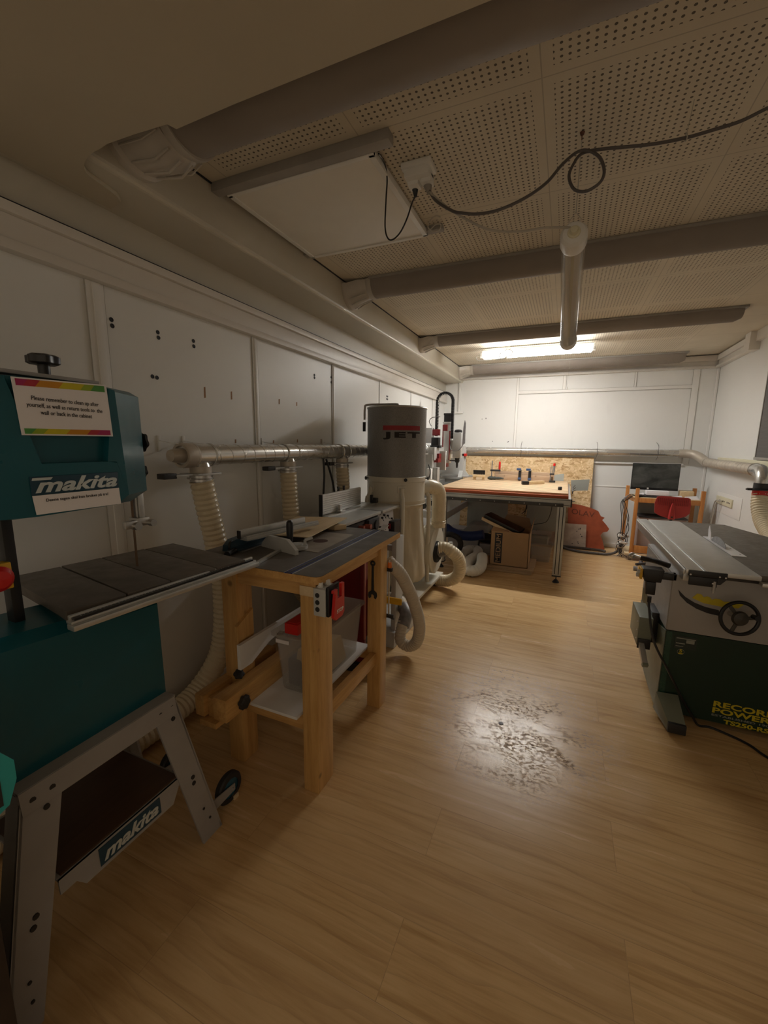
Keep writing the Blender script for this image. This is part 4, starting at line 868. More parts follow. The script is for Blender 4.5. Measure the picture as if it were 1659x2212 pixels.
obj('fence_clamp', B().box(-1.47, -1.41, 3.09, 3.13, zj+.016, 1.0, .003).box(-1.45, -1.43, 3.05, 3.07, .99, 1.03, .002), M['dark'], t)
for y in (2.62, 2.70): obj('wing_screw', B().cyl((-1.50, y, 1.10), (-1.50, y, 1.12), .008, n=12).box(-1.505, -1.495, y-.012, y+.012, 1.12, 1.135, .002), M['dark'], t)
obj('cabinet', B().box(-1.62, -1.285, 2.30, 3.085, .12, .74, .006), M['greymach'], t)
obj('side_casting', B().hexa([(-1.30, 2.78, .70), (-1.255, 2.78, .70), (-1.255, 3.12, .70), (-1.30, 3.12, .70), (-1.30, 2.80, .92), (-1.262, 2.80, .92), (-1.262, 3.10, .92), (-1.30, 3.10, .92)], .004), M['greymach'], t)
for y, z in ((2.86, .885), (2.90, .90), (2.97, .885), (3.05, .85), (2.82, .82), (2.90, .81)):
    obj('hex_bolt', B().cyl((-1.262, y, z), (-1.246, y, z), .008, n=6).cyl((-1.250, y-.004, z-.004), (-1.236, y-.010, z-.022), .003, n=8), M['black'], t)
obj('height_mechanism', B().cyl((-1.30, 2.72, .86), (-1.23, 2.72, .86), .035, n=18).cyl((-1.28, 2.70, .80), (-1.22, 2.66, .78), .03, n=14).box(-1.30, -1.24, 2.60, 2.78, .84, .91, .008), M['dark'], t)
obj('red_knob', B().cyl((-1.27, 2.50, .875), (-1.23, 2.50, .875), .014, n=14).cyl((-1.27, 2.60, .865), (-1.225, 2.60, .865), .018, n=14), plain('copper_red', (.42, .12, .08), .4), t)
obj('spindle_bar', B().box(-1.60, -1.27, 2.26, 2.80, .85, .91, .006), M['dark'], t)
obj('side_panel', B().box(-1.065, -1.03, 2.60, 2.74, .10, .80, .004), M['greylite'], t)
cb = obj('control_box', B().box(-1.075, -1.03, 2.56, 2.68, .815, .925, .004), M['black'], t)
obj('red_button', B().box(-1.075, -1.055, 2.548, 2.561, .875, .91, .003), M['darkred'], cb)
obj('support_arm', B().box(-1.30, -1.05, 2.62, 2.66, .70, .74, .004), M['greymach'], t)
obj('base', B().box(-1.62, -1.02, 2.56, 3.085, .0, .12, .008), M['greylite'], t)
solo('power_cable', B().tube([(-1.70, 2.74, 1.327), (-1.69, 2.735, 1.2), (-1.69, 2.72, 1.05), (-1.69, 2.74, .98), (-1.64, 2.80, .99), (-1.655, 2.80, 1.15), (-1.69, 2.765, 1.325)], .008, 8, smooth=6), M['black'], 'black cable hanging in a narrow loop from the wall duct by the planer', 'cable')

# ================================================================ DUST COLLECTOR
cx, cy, R = -1.39, 3.47, .26
t = thing('dust_collector', 'tall dust collector with grey filter drum over a canvas bag', 'dust collector', (cx, cy, 0))
drum = obj('filter_drum', B().lathe([(R-.004, 1.16), (R, 1.165), (R, 1.74), (R+.003, 1.745), (R+.003, 1.757), (R-.01, 1.762), (.0, 1.775)], (cx, cy, 0), (0, 0, 1), 64, False), M['filter'], t)
obj('top_rim', B().torus((cx, cy, 1.752), (0, 0, 1), R+.001, .006, 64, 8), M['steel'], drum)
phi0 = math.atan2(-cy, -cx)
def wrapper(zc, off):
    def f(u, v, z):
        a = phi0 + off + u/R; rr_ = R + .0016 + z; return Vector((cx+rr_*math.cos(a), cy+rr_*math.sin(a), zc+v))
    return f
text('brand_lettering', 'JET', (0, 0, 0), *UPX, .335, .062, M['jetink'], drum, bold=.05, space=1.25, wrap=wrapper(1.513, .19))
rb = B(); f = wrapper(1.577, .19); n = 30
rb.loft([[f(-.168+.336*i/n, s2*.019, z) for s2, z in ((-1, 0), (-1, .0012), (1, .0012), (1, 0))] for i in range(n+1)])
obj('red_stripe', rb, M['jetred'], drum)
obj('cleaning_handle', B().tube([(cx, cy, 1.775), (cx, cy, 1.79), (cx-.10, cy-.07, 1.785), (cx-.215, cy-.16, 1.775), (cx-.232, cy-.172, 1.745), (cx-.234, cy-.173, 1.65)], .009, 10, smooth=5), M['greymach'], t)
obj('handle_grip', B().cyl((cx-.236, cy-.175, 1.63), (cx-.236, cy-.175, 1.55), .013, n=14), M['black'], t)
obj('clamp_band', B().lathe([(R+.002, 1.12), (R+.007, 1.124), (R+.007, 1.162), (R+.002, 1.166)], (cx, cy, 0), (0, 0, 1), 64, False), M['drumw'], t)
for a in (phi0-1.15, phi0+.28, phi0+1.35):
    p = Vector((cx+math.cos(a)*(R+.007), cy+math.sin(a)*(R+.007), 1.148)); n_ = Vector((math.cos(a), math.sin(a), 0))
    obj('clamp_knob', star_knob(B().cyl(p, p+n_*.02, .005, n=8), p+n_*.018, n_, .015, .012), M['black'], t)
obj('cyclone_ring', B().lathe([(R, 1.123), (R, .93), (R-.012, .915), (R-.03, .90)], (cx, cy, 0), (0, 0, 1), 64), M['drumw'], t)
bgm = B(); rings = []
for i, (z, r) in enumerate(((.96, R+.004), (.93, R+.006), (.915, R-.002), (.905, R-.018), (.88, R-.016), (.75, R-.012), (.55, R+.006), (.38, R+.022), (.30, R+.026), (.25, R+.018), (.21, R-.02), (.195, R-.08))):
    ring = []
    for k2 in range(72):
        a = 2*PI*k2/72; amp = .0 if i < 2 else (.004 if i < 4 else .010)
        q_ = r + amp*(math.sin(9*a+z*5)+.6*math.sin(17*a-z*9+1)+.4*math.sin(31*a+z*3)) + (.006*math.sin(5*a+z*11) if i > 3 else 0)
        ring.append((cx+q_*math.cos(a), cy+q_*math.sin(a), z + (.008*math.sin(6*a) if 1 < i < 5 else 0)))
    rings.append(ring)
bgm.loft(rings); bagm = obj('collection_bag', bgm, M['bag'], t, sharp=80)
obj('bag_strap', B().torus((cx, cy, .925), (0, 0, 1), R+.006, .005, 64, 8), M['drumw'], bagm)
for a in (phi0+.19, phi0-.95, phi0+1.7):
    e = Vector((math.cos(a), math.sin(a), 0)); c0 = Vector((cx, cy, 0)); pts = [c0+e*(R+.012)+Vector((0, 0, 1.075)), c0+e*(R+.014)+Vector((0, 0, 1.03)), c0+e*(R+.032)+Vector((0, 0, .99)), c0+e*(R+.048)+Vector((0, 0, .9)), c0+e*(R+.050)+Vector((0, 0, .16)), ]
    lg = obj('support_leg', B().tube(pts, .019, 14, smooth=4), M['drumw'], t)
    s_ = Vector((-math.sin(a), math.cos(a), 0))
    mt = B().bar(c0+e*(R+.004)+Vector((0, 0, 1.035)), c0+e*(R+.004)+Vector((0, 0, 1.095)), .075, .008, up=e, bev=.003)
    obj('leg_bracket', mt, M['drumw'], lg)
    for q_ in (-1, 1): obj('screw', B().cyl(c0+e*(R+.006)+s_*.02*q_+Vector((0, 0, 1.075)), c0+e*(R+.012)+s_*.02*q_+Vector((0, 0, 1.075)), .006, n=10), M['steel'], lg)
obj('base_plate', B().box(-1.72, -1.075, 3.10, 4.05, .105, .135, .006).box(-1.72, -1.69, 3.10, 4.05, .135, .16, .003), M['drumw'], t)
for x, y in ((-1.14, 3.16), (-1.65, 3.16), (-1.14, 3.98), (-1.65, 3.98)):
    w = obj('castor', B().cyl((x-.012, y, .045), (x+.012, y, .045), .045, n=24), M['dark'], t)
    obj('castor_fork', B().box(x-.02, x-.014, y-.02, y+.02, .04, .105).box(x+.014, x+.02, y-.02, y+.02, .04, .105), M['dark'], w)
obj('transfer_elbow', B().tube([(-1.20, 3.60, 1.06), (-1.14, 3.68, 1.06), (-1.09, 3.76, 1.03), (-1.075, 3.79, .96), (-1.075, 3.80, .85), (-1.075, 3.80, .66)], .068, 24, smooth=6).torus((-1.075, 3.80, .70), (0, 0, 1), .069, .004).torus((-1.075, 3.80, .72), (0, 0, 1), .069, .004), M['cream'], t)
obj('inlet_flange', B().cyl((-1.22, 3.58, 1.06), (-1.165, 3.65, 1.06), .075, n=28), M['drumw'], t)
obj('fan_housing', B().lathe([(.05, -.13), (.22, -.13), (.235, -.12), (.235, .0), (.22, .01), (.05, .01)], (-1.09, 3.82, .43), (1, 0, 0), 40).box(-1.19, -1.09, 3.74, 3.90, .50, .68, .01), M['drumw'], t)
inl = obj('inlet_ring', B().lathe([(.03, 0), (.105, 0), (.105, .012), (.082, .014), (.078, .035), (.03, .035)], (-1.08, 3.77, .42), (1, -.1, .1), 32), M['dark'], t)
obj('inlet_branch', B().cyl((-1.05, 3.77, .43), (-.985, 3.765, .455), .064, .062, 24), M['tape'], inl)
obj('inlet_branch', B().cyl((-1.04, 3.80, .485), (-.94, 3.80, .50), .026, .022, 16).cyl((-.96, 3.80, .497), (-.93, 3.80, .50), .028, n=16), M['aludull'], inl)
obj('motor', B().cyl((-1.46, 3.85, .43), (-1.23, 3.84, .43), .085, n=28), M['greymach'], t)

# ================================================================ CNC ROUTER TABLE
t = thing('router_table', 'large machine table of aluminium profiles with a slotted wooden bed and gantry', 'cnc router', (-.6, 5.4, 0))
def profile(b, a, c, w, h, up=(0, 0, 1)):
    b.bar(a, c, w, h, up, .003); a = Vector(a); c = Vector(c); d_ = (c-a).normalized(); u = Vector(up); s_ = d_.cross(u).normalized(); u = s_.cross(d_)
    return b
def grooves(name, lines, w, parent):
    b = B()
    for a, c in lines: b.bar(a, c, w, w*.6)
    return obj(name, b, M['dark'], parent)
fb = obj('front_beam', profile(B(), (-1.80, 4.635, .865), (.085, 4.635, .865), .07, .085), M['aludull'], t)
grooves('beam_groove', [((-1.79, 4.599, z), (.08, 4.599, z)) for z in (.838, .893)], .006, fb)
ks = obj('black_strip', B().box(-1.24, .02, 4.592, 4.600, .822, .858, .001), plain('dark_steel_strip', (.06, .058, .055), .4, .5), fb)
for i in range(8): obj('strip_screw', B().cyl((-1.14+i*.155, 4.592, .840), (-1.14+i*.155, 4.589, .840), .005, n=10), M['steel'], ks)
obj('beam_end_cap', B().box(.085, .098, 4.60, 4.67, .822, .907, .002).cyl((.098, 4.63, .885), (.125, 4.63, .885), .004, n=8), M['black'], fb)
obj('rear_beam', profile(B(), (-1.80, 6.45, .865), (.085, 6.45, .865), .07, .085), M['aludull'], t)
for x in (.05, -1.27, -1.76):
    obj('side_beam', profile(B(), (x, 4.67, .865), (x, 6.42, .865), .07, .085), M['aludull'], t)
for x, y in ((.005, 4.64), (-1.27, 4.66), (.005, 6.42), (-1.27, 6.42), (-1.76, 4.66), (-1.76, 6.42)):
    lg = obj('leg', B().box(x-.042, x+.042, y-.042, y+.042, .085, .822, .003), M['aludull'], t)
    g = B()
    for q_ in (-.018, .018): g.box(x+q_-.004, x+q_+.004, y-.0435, y-.041, .10, .82)
    g.box(x+.041, x+.0435, y-.022, y-.014, .10, .82).box(x+.041, x+.0435, y+.014, y+.022, .10, .82)
    obj('leg_groove', g, M['dark'], lg)
    ft = obj('levelling_foot', B().box(x-.045, x+.045, y-.045, y+.045, .072, .085, .002).cyl((x, y, .03), (x, y, .075), .006, n=10).lathe([(.034, .0), (.034, .008), (.012, .035)], (x, y, 0), (0, 0, 1), 18), M['dark'], lg)
obj('cross_brace', profile(B(), (-1.27, 4.68, .60), (-1.27, 6.38, .60), .04, .08), M['aludull'], t)
obj('cross_brace', profile(B(), (-1.72, 4.66, .62), (-1.31, 4.66, .62), .04, .08), M['aludull'], t)
obj('cross_brace', profile(B(), (-1.72, 4.66, .20), (-1.31, 4.66, .20), .04, .06), M['aludull'], t)
bed = obj('bed', B().box(-1.33, .055, 4.66, 6.40, .938, .958, .001), M['slats'], t)
obj('bed_base', B().box(-1.38, .06, 4.61, 6.45, .908, .938, .003), M['plyred'], t)
# cross slats edges near left corner
obj('guide_rail', profile(B(), (-1.80, 4.70, .93), (-1.36, 4.70, .93), .05, .05), M['aludull'], t)
obj('guide_rail', profile(B(), (-1.80, 6.38, .965), (-1.10, 6.38, .965), .05, .04), M['aludull'], t)
# gantry
gx = -1.50
up = obj('gantry_upright', B().box(gx-.10, gx+.0, 4.93, 5.03, .90, 1.32, .004).box(gx-.07, gx+.06, 4.97, 5.07, .955, 1.16, .004), M['aludull'], t)
obj('gantry_upright', B().prism([(6.20, .955), (6.50, .955), (6.46, 1.0), (6.42, 1.05), (6.42, 1.42), (6.30, 1.42), (6.30, 1.05), (6.24, .99)], 'X', gx+.02, gx+.08), M['greylite'], t)
obj('gantry_beam', profile(B(), (gx-.02, 4.95, 1.33), (gx-.02, 6.45, 1.33), .08, .16), M['aludull'], t)
obj('rear_gantry_flange', B().box(gx+.02, gx+.16, 6.26, 6.5, .955, .975, .002).prism([(gx+.02, .975), (gx+.16, .975), (gx+.10, 1.05), (gx+.10, 1.38), (gx+.02, 1.38)], 'Y', 6.36, 6.38), M['greylite'], t)
obj('red_block', B().box(gx-.09, gx+.05, 5.02, 5.16, 1.22, 1.27, .003), M['darkred'], t)
obj('red_block', B().box(gx+.045, gx+.12, 6.30, 6.36, 1.27, 1.31, .003), M['red'], t)
obj('red_block', B().box(gx-.02, gx+.05, 5.06, 5.16, 1.27, 1.33, .003), M['darkred'], t)
obj('stepper_motor', B().box(gx-.06, gx+.035, 5.06, 5.15, 1.43, 1.53, .006).box(gx-.07, gx+.05, 5.05, 5.16, 1.40, 1.43, .003), M['black'], t)
obj('front_plate', B().box(gx-.02, gx+.10, 5.18, 5.22, 1.12, 1.36, .003), M['greylite'], t)
za = obj('vertical_axis', B().box(gx+.0, gx+.095, 5.38, 5.47, 1.20, 1.72, .004).box(gx-.005, gx+.10, 5.37, 5.48, 1.715, 1.735, .002), M['alu'], t)
obj('axis_slot', B().box(gx-.006, gx+.004, 5.374, 5.381, 1.24, 1.70).box(gx+.085, gx+.098, 5.374, 5.381, 1.24, 1.62), M['darkred'], za)
obj('red_block', B().box(gx+.0, gx+.06, 5.365, 5.381, 1.62, 1.70, .002), M['darkred'], za)
obj('red_block', B().box(gx-.005, gx+.07, 5.37, 5.48, 1.15, 1.20, .003), M['darkred'], za)
obj('stepper_motor', B().box(gx+.005, gx+.095, 5.38, 5.47, 1.735, 1.83, .006).box(gx+.002, gx+.098, 5.377, 5.473, 1.82, 1.845, .003), M['black'], t)
obj('spindle_plate', B().box(gx+.10, gx+.135, 5.40, 5.46, 1.32, 1.50, .003), M['alu'], t)
sp = obj('spindle', B().box(gx+.135, gx+.245, 5.38, 5.49, 1.27, 1.60, .014), M['aludull'], t)
obj('spindle_cap', B().lathe([(.05, 0), (.052, .012), (.048, .03), (.03, .04), (0, .042)], (gx+.19, 5.435, 1.598), (0, 0, 1), 24), M['black'], sp)
obj('spindle_nose', B().cyl((gx+.19, 5.435, 1.27), (gx+.19, 5.435, 1.21), .03, .026, 20).cyl((gx+.19, 5.435, 1.21), (gx+.19, 5.435, 1.14), .016, .012, 16).box(gx+.04, gx+.22, 5.41, 5.46, 1.225, 1.24, .002), M['dark'], sp)
obj('dust_shield', B().prism([(gx+.25, 1.44), (gx+.285, 1.46), (gx+.285, 1.72), (gx+.27, 1.76), (gx+.255, 1.66)], 'Y', 5.43, 5.44), M['tape'], sp)
# energy chain arch
ch = B(); path = [Vector((gx-.10, 5.42, 1.55))] + [Vector((gx-.10, 5.42, 1.55+i*.04)) for i in range(1, 12)]
zc_ = 2.0; rc = .105
for i in range(0, 13): a = PI - PI*i/12; path.append(Vector((gx+.005+rc*math.cos(a), 5.42, zc_+rc*math.sin(a))))
path += [Vector((gx+.11, 5.42, 2.0-i*.04)) for i in range(1, 13)]
for a, c in zip(path, path[1:]):
    if (c-a).length < 1e-4: continue
    n_ = Vector((0, 1, 0)); ch.bar(a+(c-a)*.0, c+(c-a)*.0, .045, .036, up=(c-a).cross(n_).normalized(), bev=.004)
ec = obj('energy_chain', ch, M['black'], t)
for i, (a, c) in enumerate(zip(path, path[1:])):
    mid = (a+c)/2; o_ = (c-a).normalized().cross(Vector((0, 1, 0)))*-.0195
    obj('chain_link', B().box(mid.x+o_.x-.003, mid.x+o_.x+.003, 5.396, 5.402, mid.z+o_.z-.009, mid.z+o_.z+.009), M['white'], ec)
obj('red_block', B().box(gx-.15, gx-.04, 5.36, 5.40, 1.56, 1.64, .003), M['darkred'], t)
obj('terminal_box', B().box(gx-.30, gx-.14, 5.35, 5.45, 1.46, 1.66, .01), M['greymach'], t)
obj('motor_cable', B().tube([(gx+.11, 5.40, 1.53), (gx+.10, 5.38, 1.42), (gx+.14, 5.34, 1.37), (gx+.22, 5.34, 1.37), (gx+.27, 5.38, 1.44), (gx+.28, 5.42, 1.52)], .005, 8, smooth=6).tube([(gx-.04, 5.36, 1.80), (gx-.14, 5.34, 1.79), (gx-.18, 5.34, 1.74), (gx-.15, 5.34, 1.68)], .005, 8, smooth=6), M['cable'], t)
obj('pulley_plate', B().box(-1.40, -1.29, 4.56, 4.60, .70, .84, .004).cyl((-1.40, 4.56, .76), (-1.40, 4.53, .76), .075, n=28), M['alu'], t)
obj('pulley', B().cyl((-1.36, 4.53, .78), (-1.36, 4.50, .78), .028, n=20).cyl((-1.46, 4.53, .74), (-1.46, 4.50, .74), .032, n=20), M['dark'], t)
obj('fieldbox', B().box(-1.55, -1.49, 4.86, 4.93, .93, 1.15, .008), M['white'], t).name = 'junction_box'
obj('motor_cable', B().tube([(-1.52, 4.85, 1.2), (-1.48, 4.80, 1.1), (-1.50, 4.75, .97), (-1.44, 4.6, .88), (-1.36, 4.54, .88)], .006, 8, smooth=6).tube([(-1.35, 4.72, .80), (-1.33, 4.70, .6), (-1.30, 4.68, .4), (-1.26, 4.70, .28)], .007, 8, smooth=6).tube([(-1.37, 4.72, .80), (-1.36, 4.70, .6), (-1.34, 4.68, .42), (-1.30, 4.70, .28)], .007, 8, smooth=6), M['black'], t)

# things lying on the bed
t = thing('bench_brush', 'wooden brush with black bristles upside down on the machine bed', 'brush', (-1.1, 5.85, .958))
obj('wooden_back', B().box(-1.17, -1.0, 5.80, 5.86, 1.0, 1.035, .004).box(-1.165, -1.13, 5.81, 5.85, .958, 1.0, .002).box(-1.04, -1.01, 5.81, 5.85, .958, 1.0, .002), M['ply'], t)
bz = B()
for i in range(12):
    x = -1.16+i*.0135; bz.cyl((x, 5.83, 1.034), (x-.003, 5.83, 1.095), .006, .008, 8)
obj('bristles', bz, M['black'], t)
solo('leather_glove', B().loft([[(-.985+.024*k2, 5.95+.03*math.cos(2*PI*i/12), .985+r*math.sin(2*PI*i/12)) for i in range(12)] for k2, r in enumerate((.012, .024, .026, .022, .024, .018, .020, .016, .012, .006))]), plain('charcoal_fabric', (.05, .055, .05), .9), 'crumpled charcoal glove lying behind the upturned brush', 'glove')
def fclamp(x, y, label, tilt=0):
    t = thing('bar_clamp', label, 'clamp', (x, y, .958))
    obj('bar', B().box(x-.006, x+.006, y-.012, y+.012, .98, 1.22, .002), M['tape'], t)
    obj('fixed_jaw', B().box(x-.01, x+.12, y-.015, y+.015, .963, .985, .004), M['dark'], t)
    obj('sliding_jaw', B().box(x-.02, x+.12, y-.018, y+.018, 1.075, 1.10, .005), M['dark'], t)
    obj('screw_spindle', B().cyl((x+.105, y, 1.00), (x+.105, y, 1.10), .006, n=10).cyl((x+.105, y, .992), (x+.105, y, 1.004), .014, n=14), M['steel'], t)
    obj('handle', B().lathe([(.010, 0), (.015, .02), (.014, .10), (.008, .115)], (x+.105, y, 1.10), (0, 0, 1), 14), M['red'], t)
    return t
fclamp(-.95, 6.05, 'red handled bar clamp standing at the left end of the clamped battens')
t = thing('bar_clamp', 'red topped bar clamp upright at the right end of the clamped battens', 'clamp', (-.15, 5.95, .9585))
obj('bar', B().box(-.17, -.158, 5.94, 5.96, .96, 1.17, .002), M['tape'], t)
obj('clamp_jaw', B().box(-.175, -.10, 5.93, 5.97, .962, .985, .003).box(-.175, -.12, 5.93, 5.97, 1.06, 1.08, .003), M['dark'], t)
obj('handle', B().lathe([(.012, 0), (.017, .02), (.016, .09), (.010, .105)], (-.135, 5.95, 1.08), (.1, 0, 1), 14), M['steel'], t)
obj('handle_cap', B().cyl((-.127, 5.95, 1.18), (-.124, 5.95, 1.215), .017, .014, 14), M['red'], t)
bw_ = wood('pinkish_batten_wood', (.56, .40, .27), (.42, .27, .16), 'X', .5)
solo('wood_batten', B().bar((-.90, 6.04, .998), (-.13, 5.99, .998), .030, .078, bev=.002), bw_, 'near pine batten clamped on the machine bed', 'batten')
solo('wood_batten', B().bar((-.92, 6.14, 1.018), (-.12, 6.10, 1.018), .030, .118, bev=.002), bw_, 'far taller pine batten clamped on the machine bed', 'batten')
for x, y, lb in ((-.56, 6.03, 'left of the two black quick clamps across the battens'), (-.43, 6.02, 'right of the two black quick clamps across the battens')):
    t = thing('quick_clamp', lb, 'clamp', (x, y, 1.0))
    obj('jaw', B().box(x-.018, x+.018, y-.055, y-.035, .965, 1.10, .005).box(x-.012, x+.012, y-.055, y+.14, 1.082, 1.10, .004), M['black'], t)
    obj('pad', B().box(x-.022, x+.022, y-.061, y-.053, .975, 1.005, .003).box(x-.06, x-.0, y+.09, y+.12, 1.095, 1.125, .006), plain('blue_clamp_pad', (.05, .10, .22), .5), t)
t = thing('sanding_block', 'black and pine sanding block near the front of the machine bed', 'sanding block', (-.33, 5.55, .958))
obj('wooden_block', B().hexa([(-.40, 5.46, .959), (-.22, 5.68, .959), (-.255, 5.71, .959), (-.44, 5.50, .959), (-.40, 5.46, .999), (-.22, 5.68, .999), (-.255, 5.71, .999), (-.44, 5.50, .999)], .003), M['ply'], t)
obj('black_grip', B().hexa([(-.47, 5.42, .959), (-.39, 5.45, .959), (-.42, 5.52, .959), (-.49, 5.49, .959), (-.47, 5.42, 1.002), (-.39, 5.45, 1.002), (-.42, 5.52, 1.002), (-.49, 5.49, 1.002)], .006), M['black'], t)
solo('small_knob', B().lathe([(.020, 0), (.022, .008), (.022, .030), (.016, .036), (0, .038)], (-.03, 5.0, .9585), (0, 0, 1), 20), M['black'], 'small black cylinder on the right front corner of the machine bed', 'knob')
solo('sheet_offcut', B().hexa([(-.13, 6.28, .959), (.0, 6.26, .959), (.0, 6.264, .959), (-.13, 6.284, .959), (-.12, 6.30, 1.04), (.0, 6.28, 1.06), (.0, 6.284, 1.06), (-.12, 6.304, 1.04)]), M['greypan'], 'grey sheet offcut standing on the machine bed before the strand board', 'sheet')
solo('sheet_offcut', B().hexa([(.105, 5.95, .86), (.30, 5.95, .875), (.30, 5.955, .875), (.105, 5.955, .86), (.09, 5.95, 1.0), (.31, 5.95, 1.02), (.31, 5.955, 1.02), (.09, 5.955, 1.0)]), M['greypan'], 'grey and white sheet sticking out past the right edge of the machine bed', 'sheet')
solo('hook_rack', B().box(.10, .112, 5.2, 5.9, .90, .93, .002).cyl((.112, 5.3, .92), (.14, 5.28, .94), .004, n=8).cyl((.112, 5.5, .92), (.14, 5.48, .95), .004, n=8).cyl((.112, 5.7, .92), (.14, 5.68, .96), .004, n=8), M['cable'], 'small dark hook strip on the right side of the machine table', 'hooks')

# behind and below the table
solo('strand_board', B().hexa([(-1.50, 6.50, 0.001), (.385, 6.50, 0.001), (.385, 6.515, 0.001), (-1.50, 6.515, .001), (-1.47, 6.60, 1.275), (.372, 6.60, 1.285), (.372, 6.615, 1.285), (-1.47, 6.615, 1.275)]), M['osb'], 'large strand board sheet leaning against the back wall', 'board')
RB = [(.12, .003), (.089, .624), (.24, .615), (.382, .58), (.482, .542), (.52, .472), (.569, .454), (.541, .419), (.602, .351), (.639, .30), (.618, .261), (.564, .247), (.536, .198), (.564, .145), (.607, .003)]
t = thing('red_board', 'reddish plywood board with a jagged right edge leaning beside the strand board', 'board', (.35, 6.47, 0))
obj('board', B().loft([[(x, y0+z*.04, z) for x, z in RB] for y0 in (6.455, 6.468)]), M['redboard'], t)
text('lettering', 'OLAV', (.29, 6.4735, .50), (1, 0, -.12), (0, .04, 1), .30, .075, plain('burnt_mark', (.12, .03, .015), .7), t, depth=.001)
t = thing('drilled_board', 'small weathered plywood board full of holes before the red board', 'board', (.22, 6.4, 0))
obj('board', B().hexa([(-.55, 6.39, .001), (.36, 6.39, .001), (.36, 6.402, .001), (-.55, 6.402, .001), (-.55, 6.405, .335), (.345, 6.405, .345), (.345, 6.417, .345), (-.55, 6.417, .335)]), plain('weathered_ply', (.42, .33, .26), .7, 0, .2, 10), t)
random.seed(3)
for i in range(16):
    x = .12+random.random()*.21 if i > 5 else -.5+random.random()*.5; z = .05+random.random()*.26
    obj('drill_hole', B().cyl((x, 6.3905+z*.045-.002, z), (x, 6.3905+z*.045+.003, z), .007, n=8), M['ink'], t)
solo('grey_panel', B().box(-1.25, -.685, 5.93, 5.95, .20, .80, .003), M['greypan'], 'wide grey painted panel hanging upright under the machine table', 'panel')
solo('grey_panel', B().box(-.43, -.02, 5.93, 5.95, .30, .80, .003), M['greypan'], 'narrower grey panel under the right part of the machine table', 'panel')
t = thing('control_unit', 'grey metal box under the table behind the navy hose', 'electrical box', (-1.2, 5.6, 0))
obj('body', B().box(-1.42, -1.0, 5.52, 5.80, 0, .30, .006), M['greymach'], t)
obj('sloped_lid', B().hexa([(-1.20, 5.40, .30), (-.86, 5.42, .30), (-.86, 5.8, .30), (-1.20, 5.8, .30), (-1.12, 5.50, .385), (-.88, 5.50, .385), (-.88, 5.8, .385), (-1.12, 5.8, .385)], .003), M['greypan'], t)
# cardboard box and its contents
t = thing('cardboard_box', 'open brown cardboard box marked MEDIUM under the machine table', 'box', (-.52, 4.95, .045))
bx0, bx1, by0, by1, bz0, bz1 = -.735, -.305, 4.86, 5.20, .046, .455
w_ = .006
obj('walls', B().box(bx0, bx1, by0, by0+w_, bz0, bz1).box(bx0, bx1, by1-w_, by1, bz0, bz1).box(bx0, bx0+w_, by0, by1, bz0, bz1).box(bx1-w_, bx1, by0, by1, bz0, bz1).box(bx0, bx1, by0, by1, bz0, bz0+w_), M['card'], t)
lpn = obj('printed_panel', B().box(-.685, -.60, by0-.0015, by0, .075, .435), M['ink'], t)
text('lettering', 'MEDIUM', (-.642, by0-.002, .255), (0, 0, 1), (-1, 0, 0), .335, .055, plain('tan_print', (.34, .23, .14), .8), lpn, bold=.01, depth=.0006)
obj('flap', B().hexa([(bx0+.06, by1, bz1), (bx1, by1, bz1), (bx1, by1+w_, bz1), (bx0+.06, by1+w_, bz1), (bx0+.13, by1+.02, bz1+.15), (bx1-.04, by1+.02, bz1+.12), (bx1-.04, by1+.026, bz1+.12), (bx0+.13, by1+.026, bz1+.15)]), M['cardin'], t)
obj('flap', B().hexa([(bx1, by0+.02, bz1), (bx1+w_, by0+.02, bz1), (bx1+w_, by1, bz1), (bx1, by1, bz1), (bx1+.02, by0+.06, bz1+.12), (bx1+.026, by0+.06, bz1+.12), (bx1+.026, by1, bz1+.13), (bx1+.02, by1, bz1+.13)]), M['cardin'], t)
obj('flap', B().hexa([(bx0, by0, bz1), (bx0+.2, by0, bz1), (bx0+.2, by0-.005, bz1), (bx0, by0-.005, bz1), (bx0+.02, by0+.05, bz1+.045), (bx0+.2, by0+.02, bz1+.01), (bx0+.2, by0+.015, bz1+.01), (bx0+.02, by0+.045, bz1+.045)]), M['card'], t)
solo('foam_sheet', B().hexa([(-.84, 4.93, .585), (-.44, 4.93, .42), (-.40, 5.16, .42), (-.80, 5.14, .585), (-.83, 4.93, .63), (-.42, 4.93, .455), (-.38, 5.16, .455), (-.79, 5.14, .63)], .004), M['black'], 'black foam sheet sticking slantwise out of the cardboard box', 'foam')
solo('wood_strip', B().hexa([(-.86, 4.90, .565), (-.44, 4.90, .385), (-.44, 4.925, .385), (-.86, 4.925, .565), (-.855, 4.90, .60), (-.43, 4.90, .42), (-.43, 4.925, .42), (-.855, 4.925, .60)], .002), M['ply'], 'pale strip along the black foam sheet in the cardboard box', 'strip')
for z, dx, lb in ((.001, 0, 'lower of the two raw boards under the cardboard box'), (.0235, .02, 'upper of the two raw boards under the cardboard box')):
    solo('raw_board', B().box(-.80+dx, -.255+dx, 4.76+dx*2, 5.35, z, z+.022, .002), M['mdf'], lb, 'board')
def tote(name, x0, x1, y0, y1, z0, z1, label):
    q = B(); q.loft([rr(x0+.02, x1-.02, y0+.02, y1-.02, z0, .02), rr(x0, x1, y0, y1, z1-.01, .02), rr(x0-.012, x1+.012, y0-.012, y1+.012, z1-.006, .02), rr(x0-.012, x1+.012, y0-.012, y1+.012, z1, .02), rr(x0+.003, x1-.003, y0+.003, y1-.003, z1-.002, .02), rr(x0+.023, x1-.023, y0+.023, y1-.023, z0+.004, .02)], False)
    return solo(name, q, M['clear'], label, 'tote')
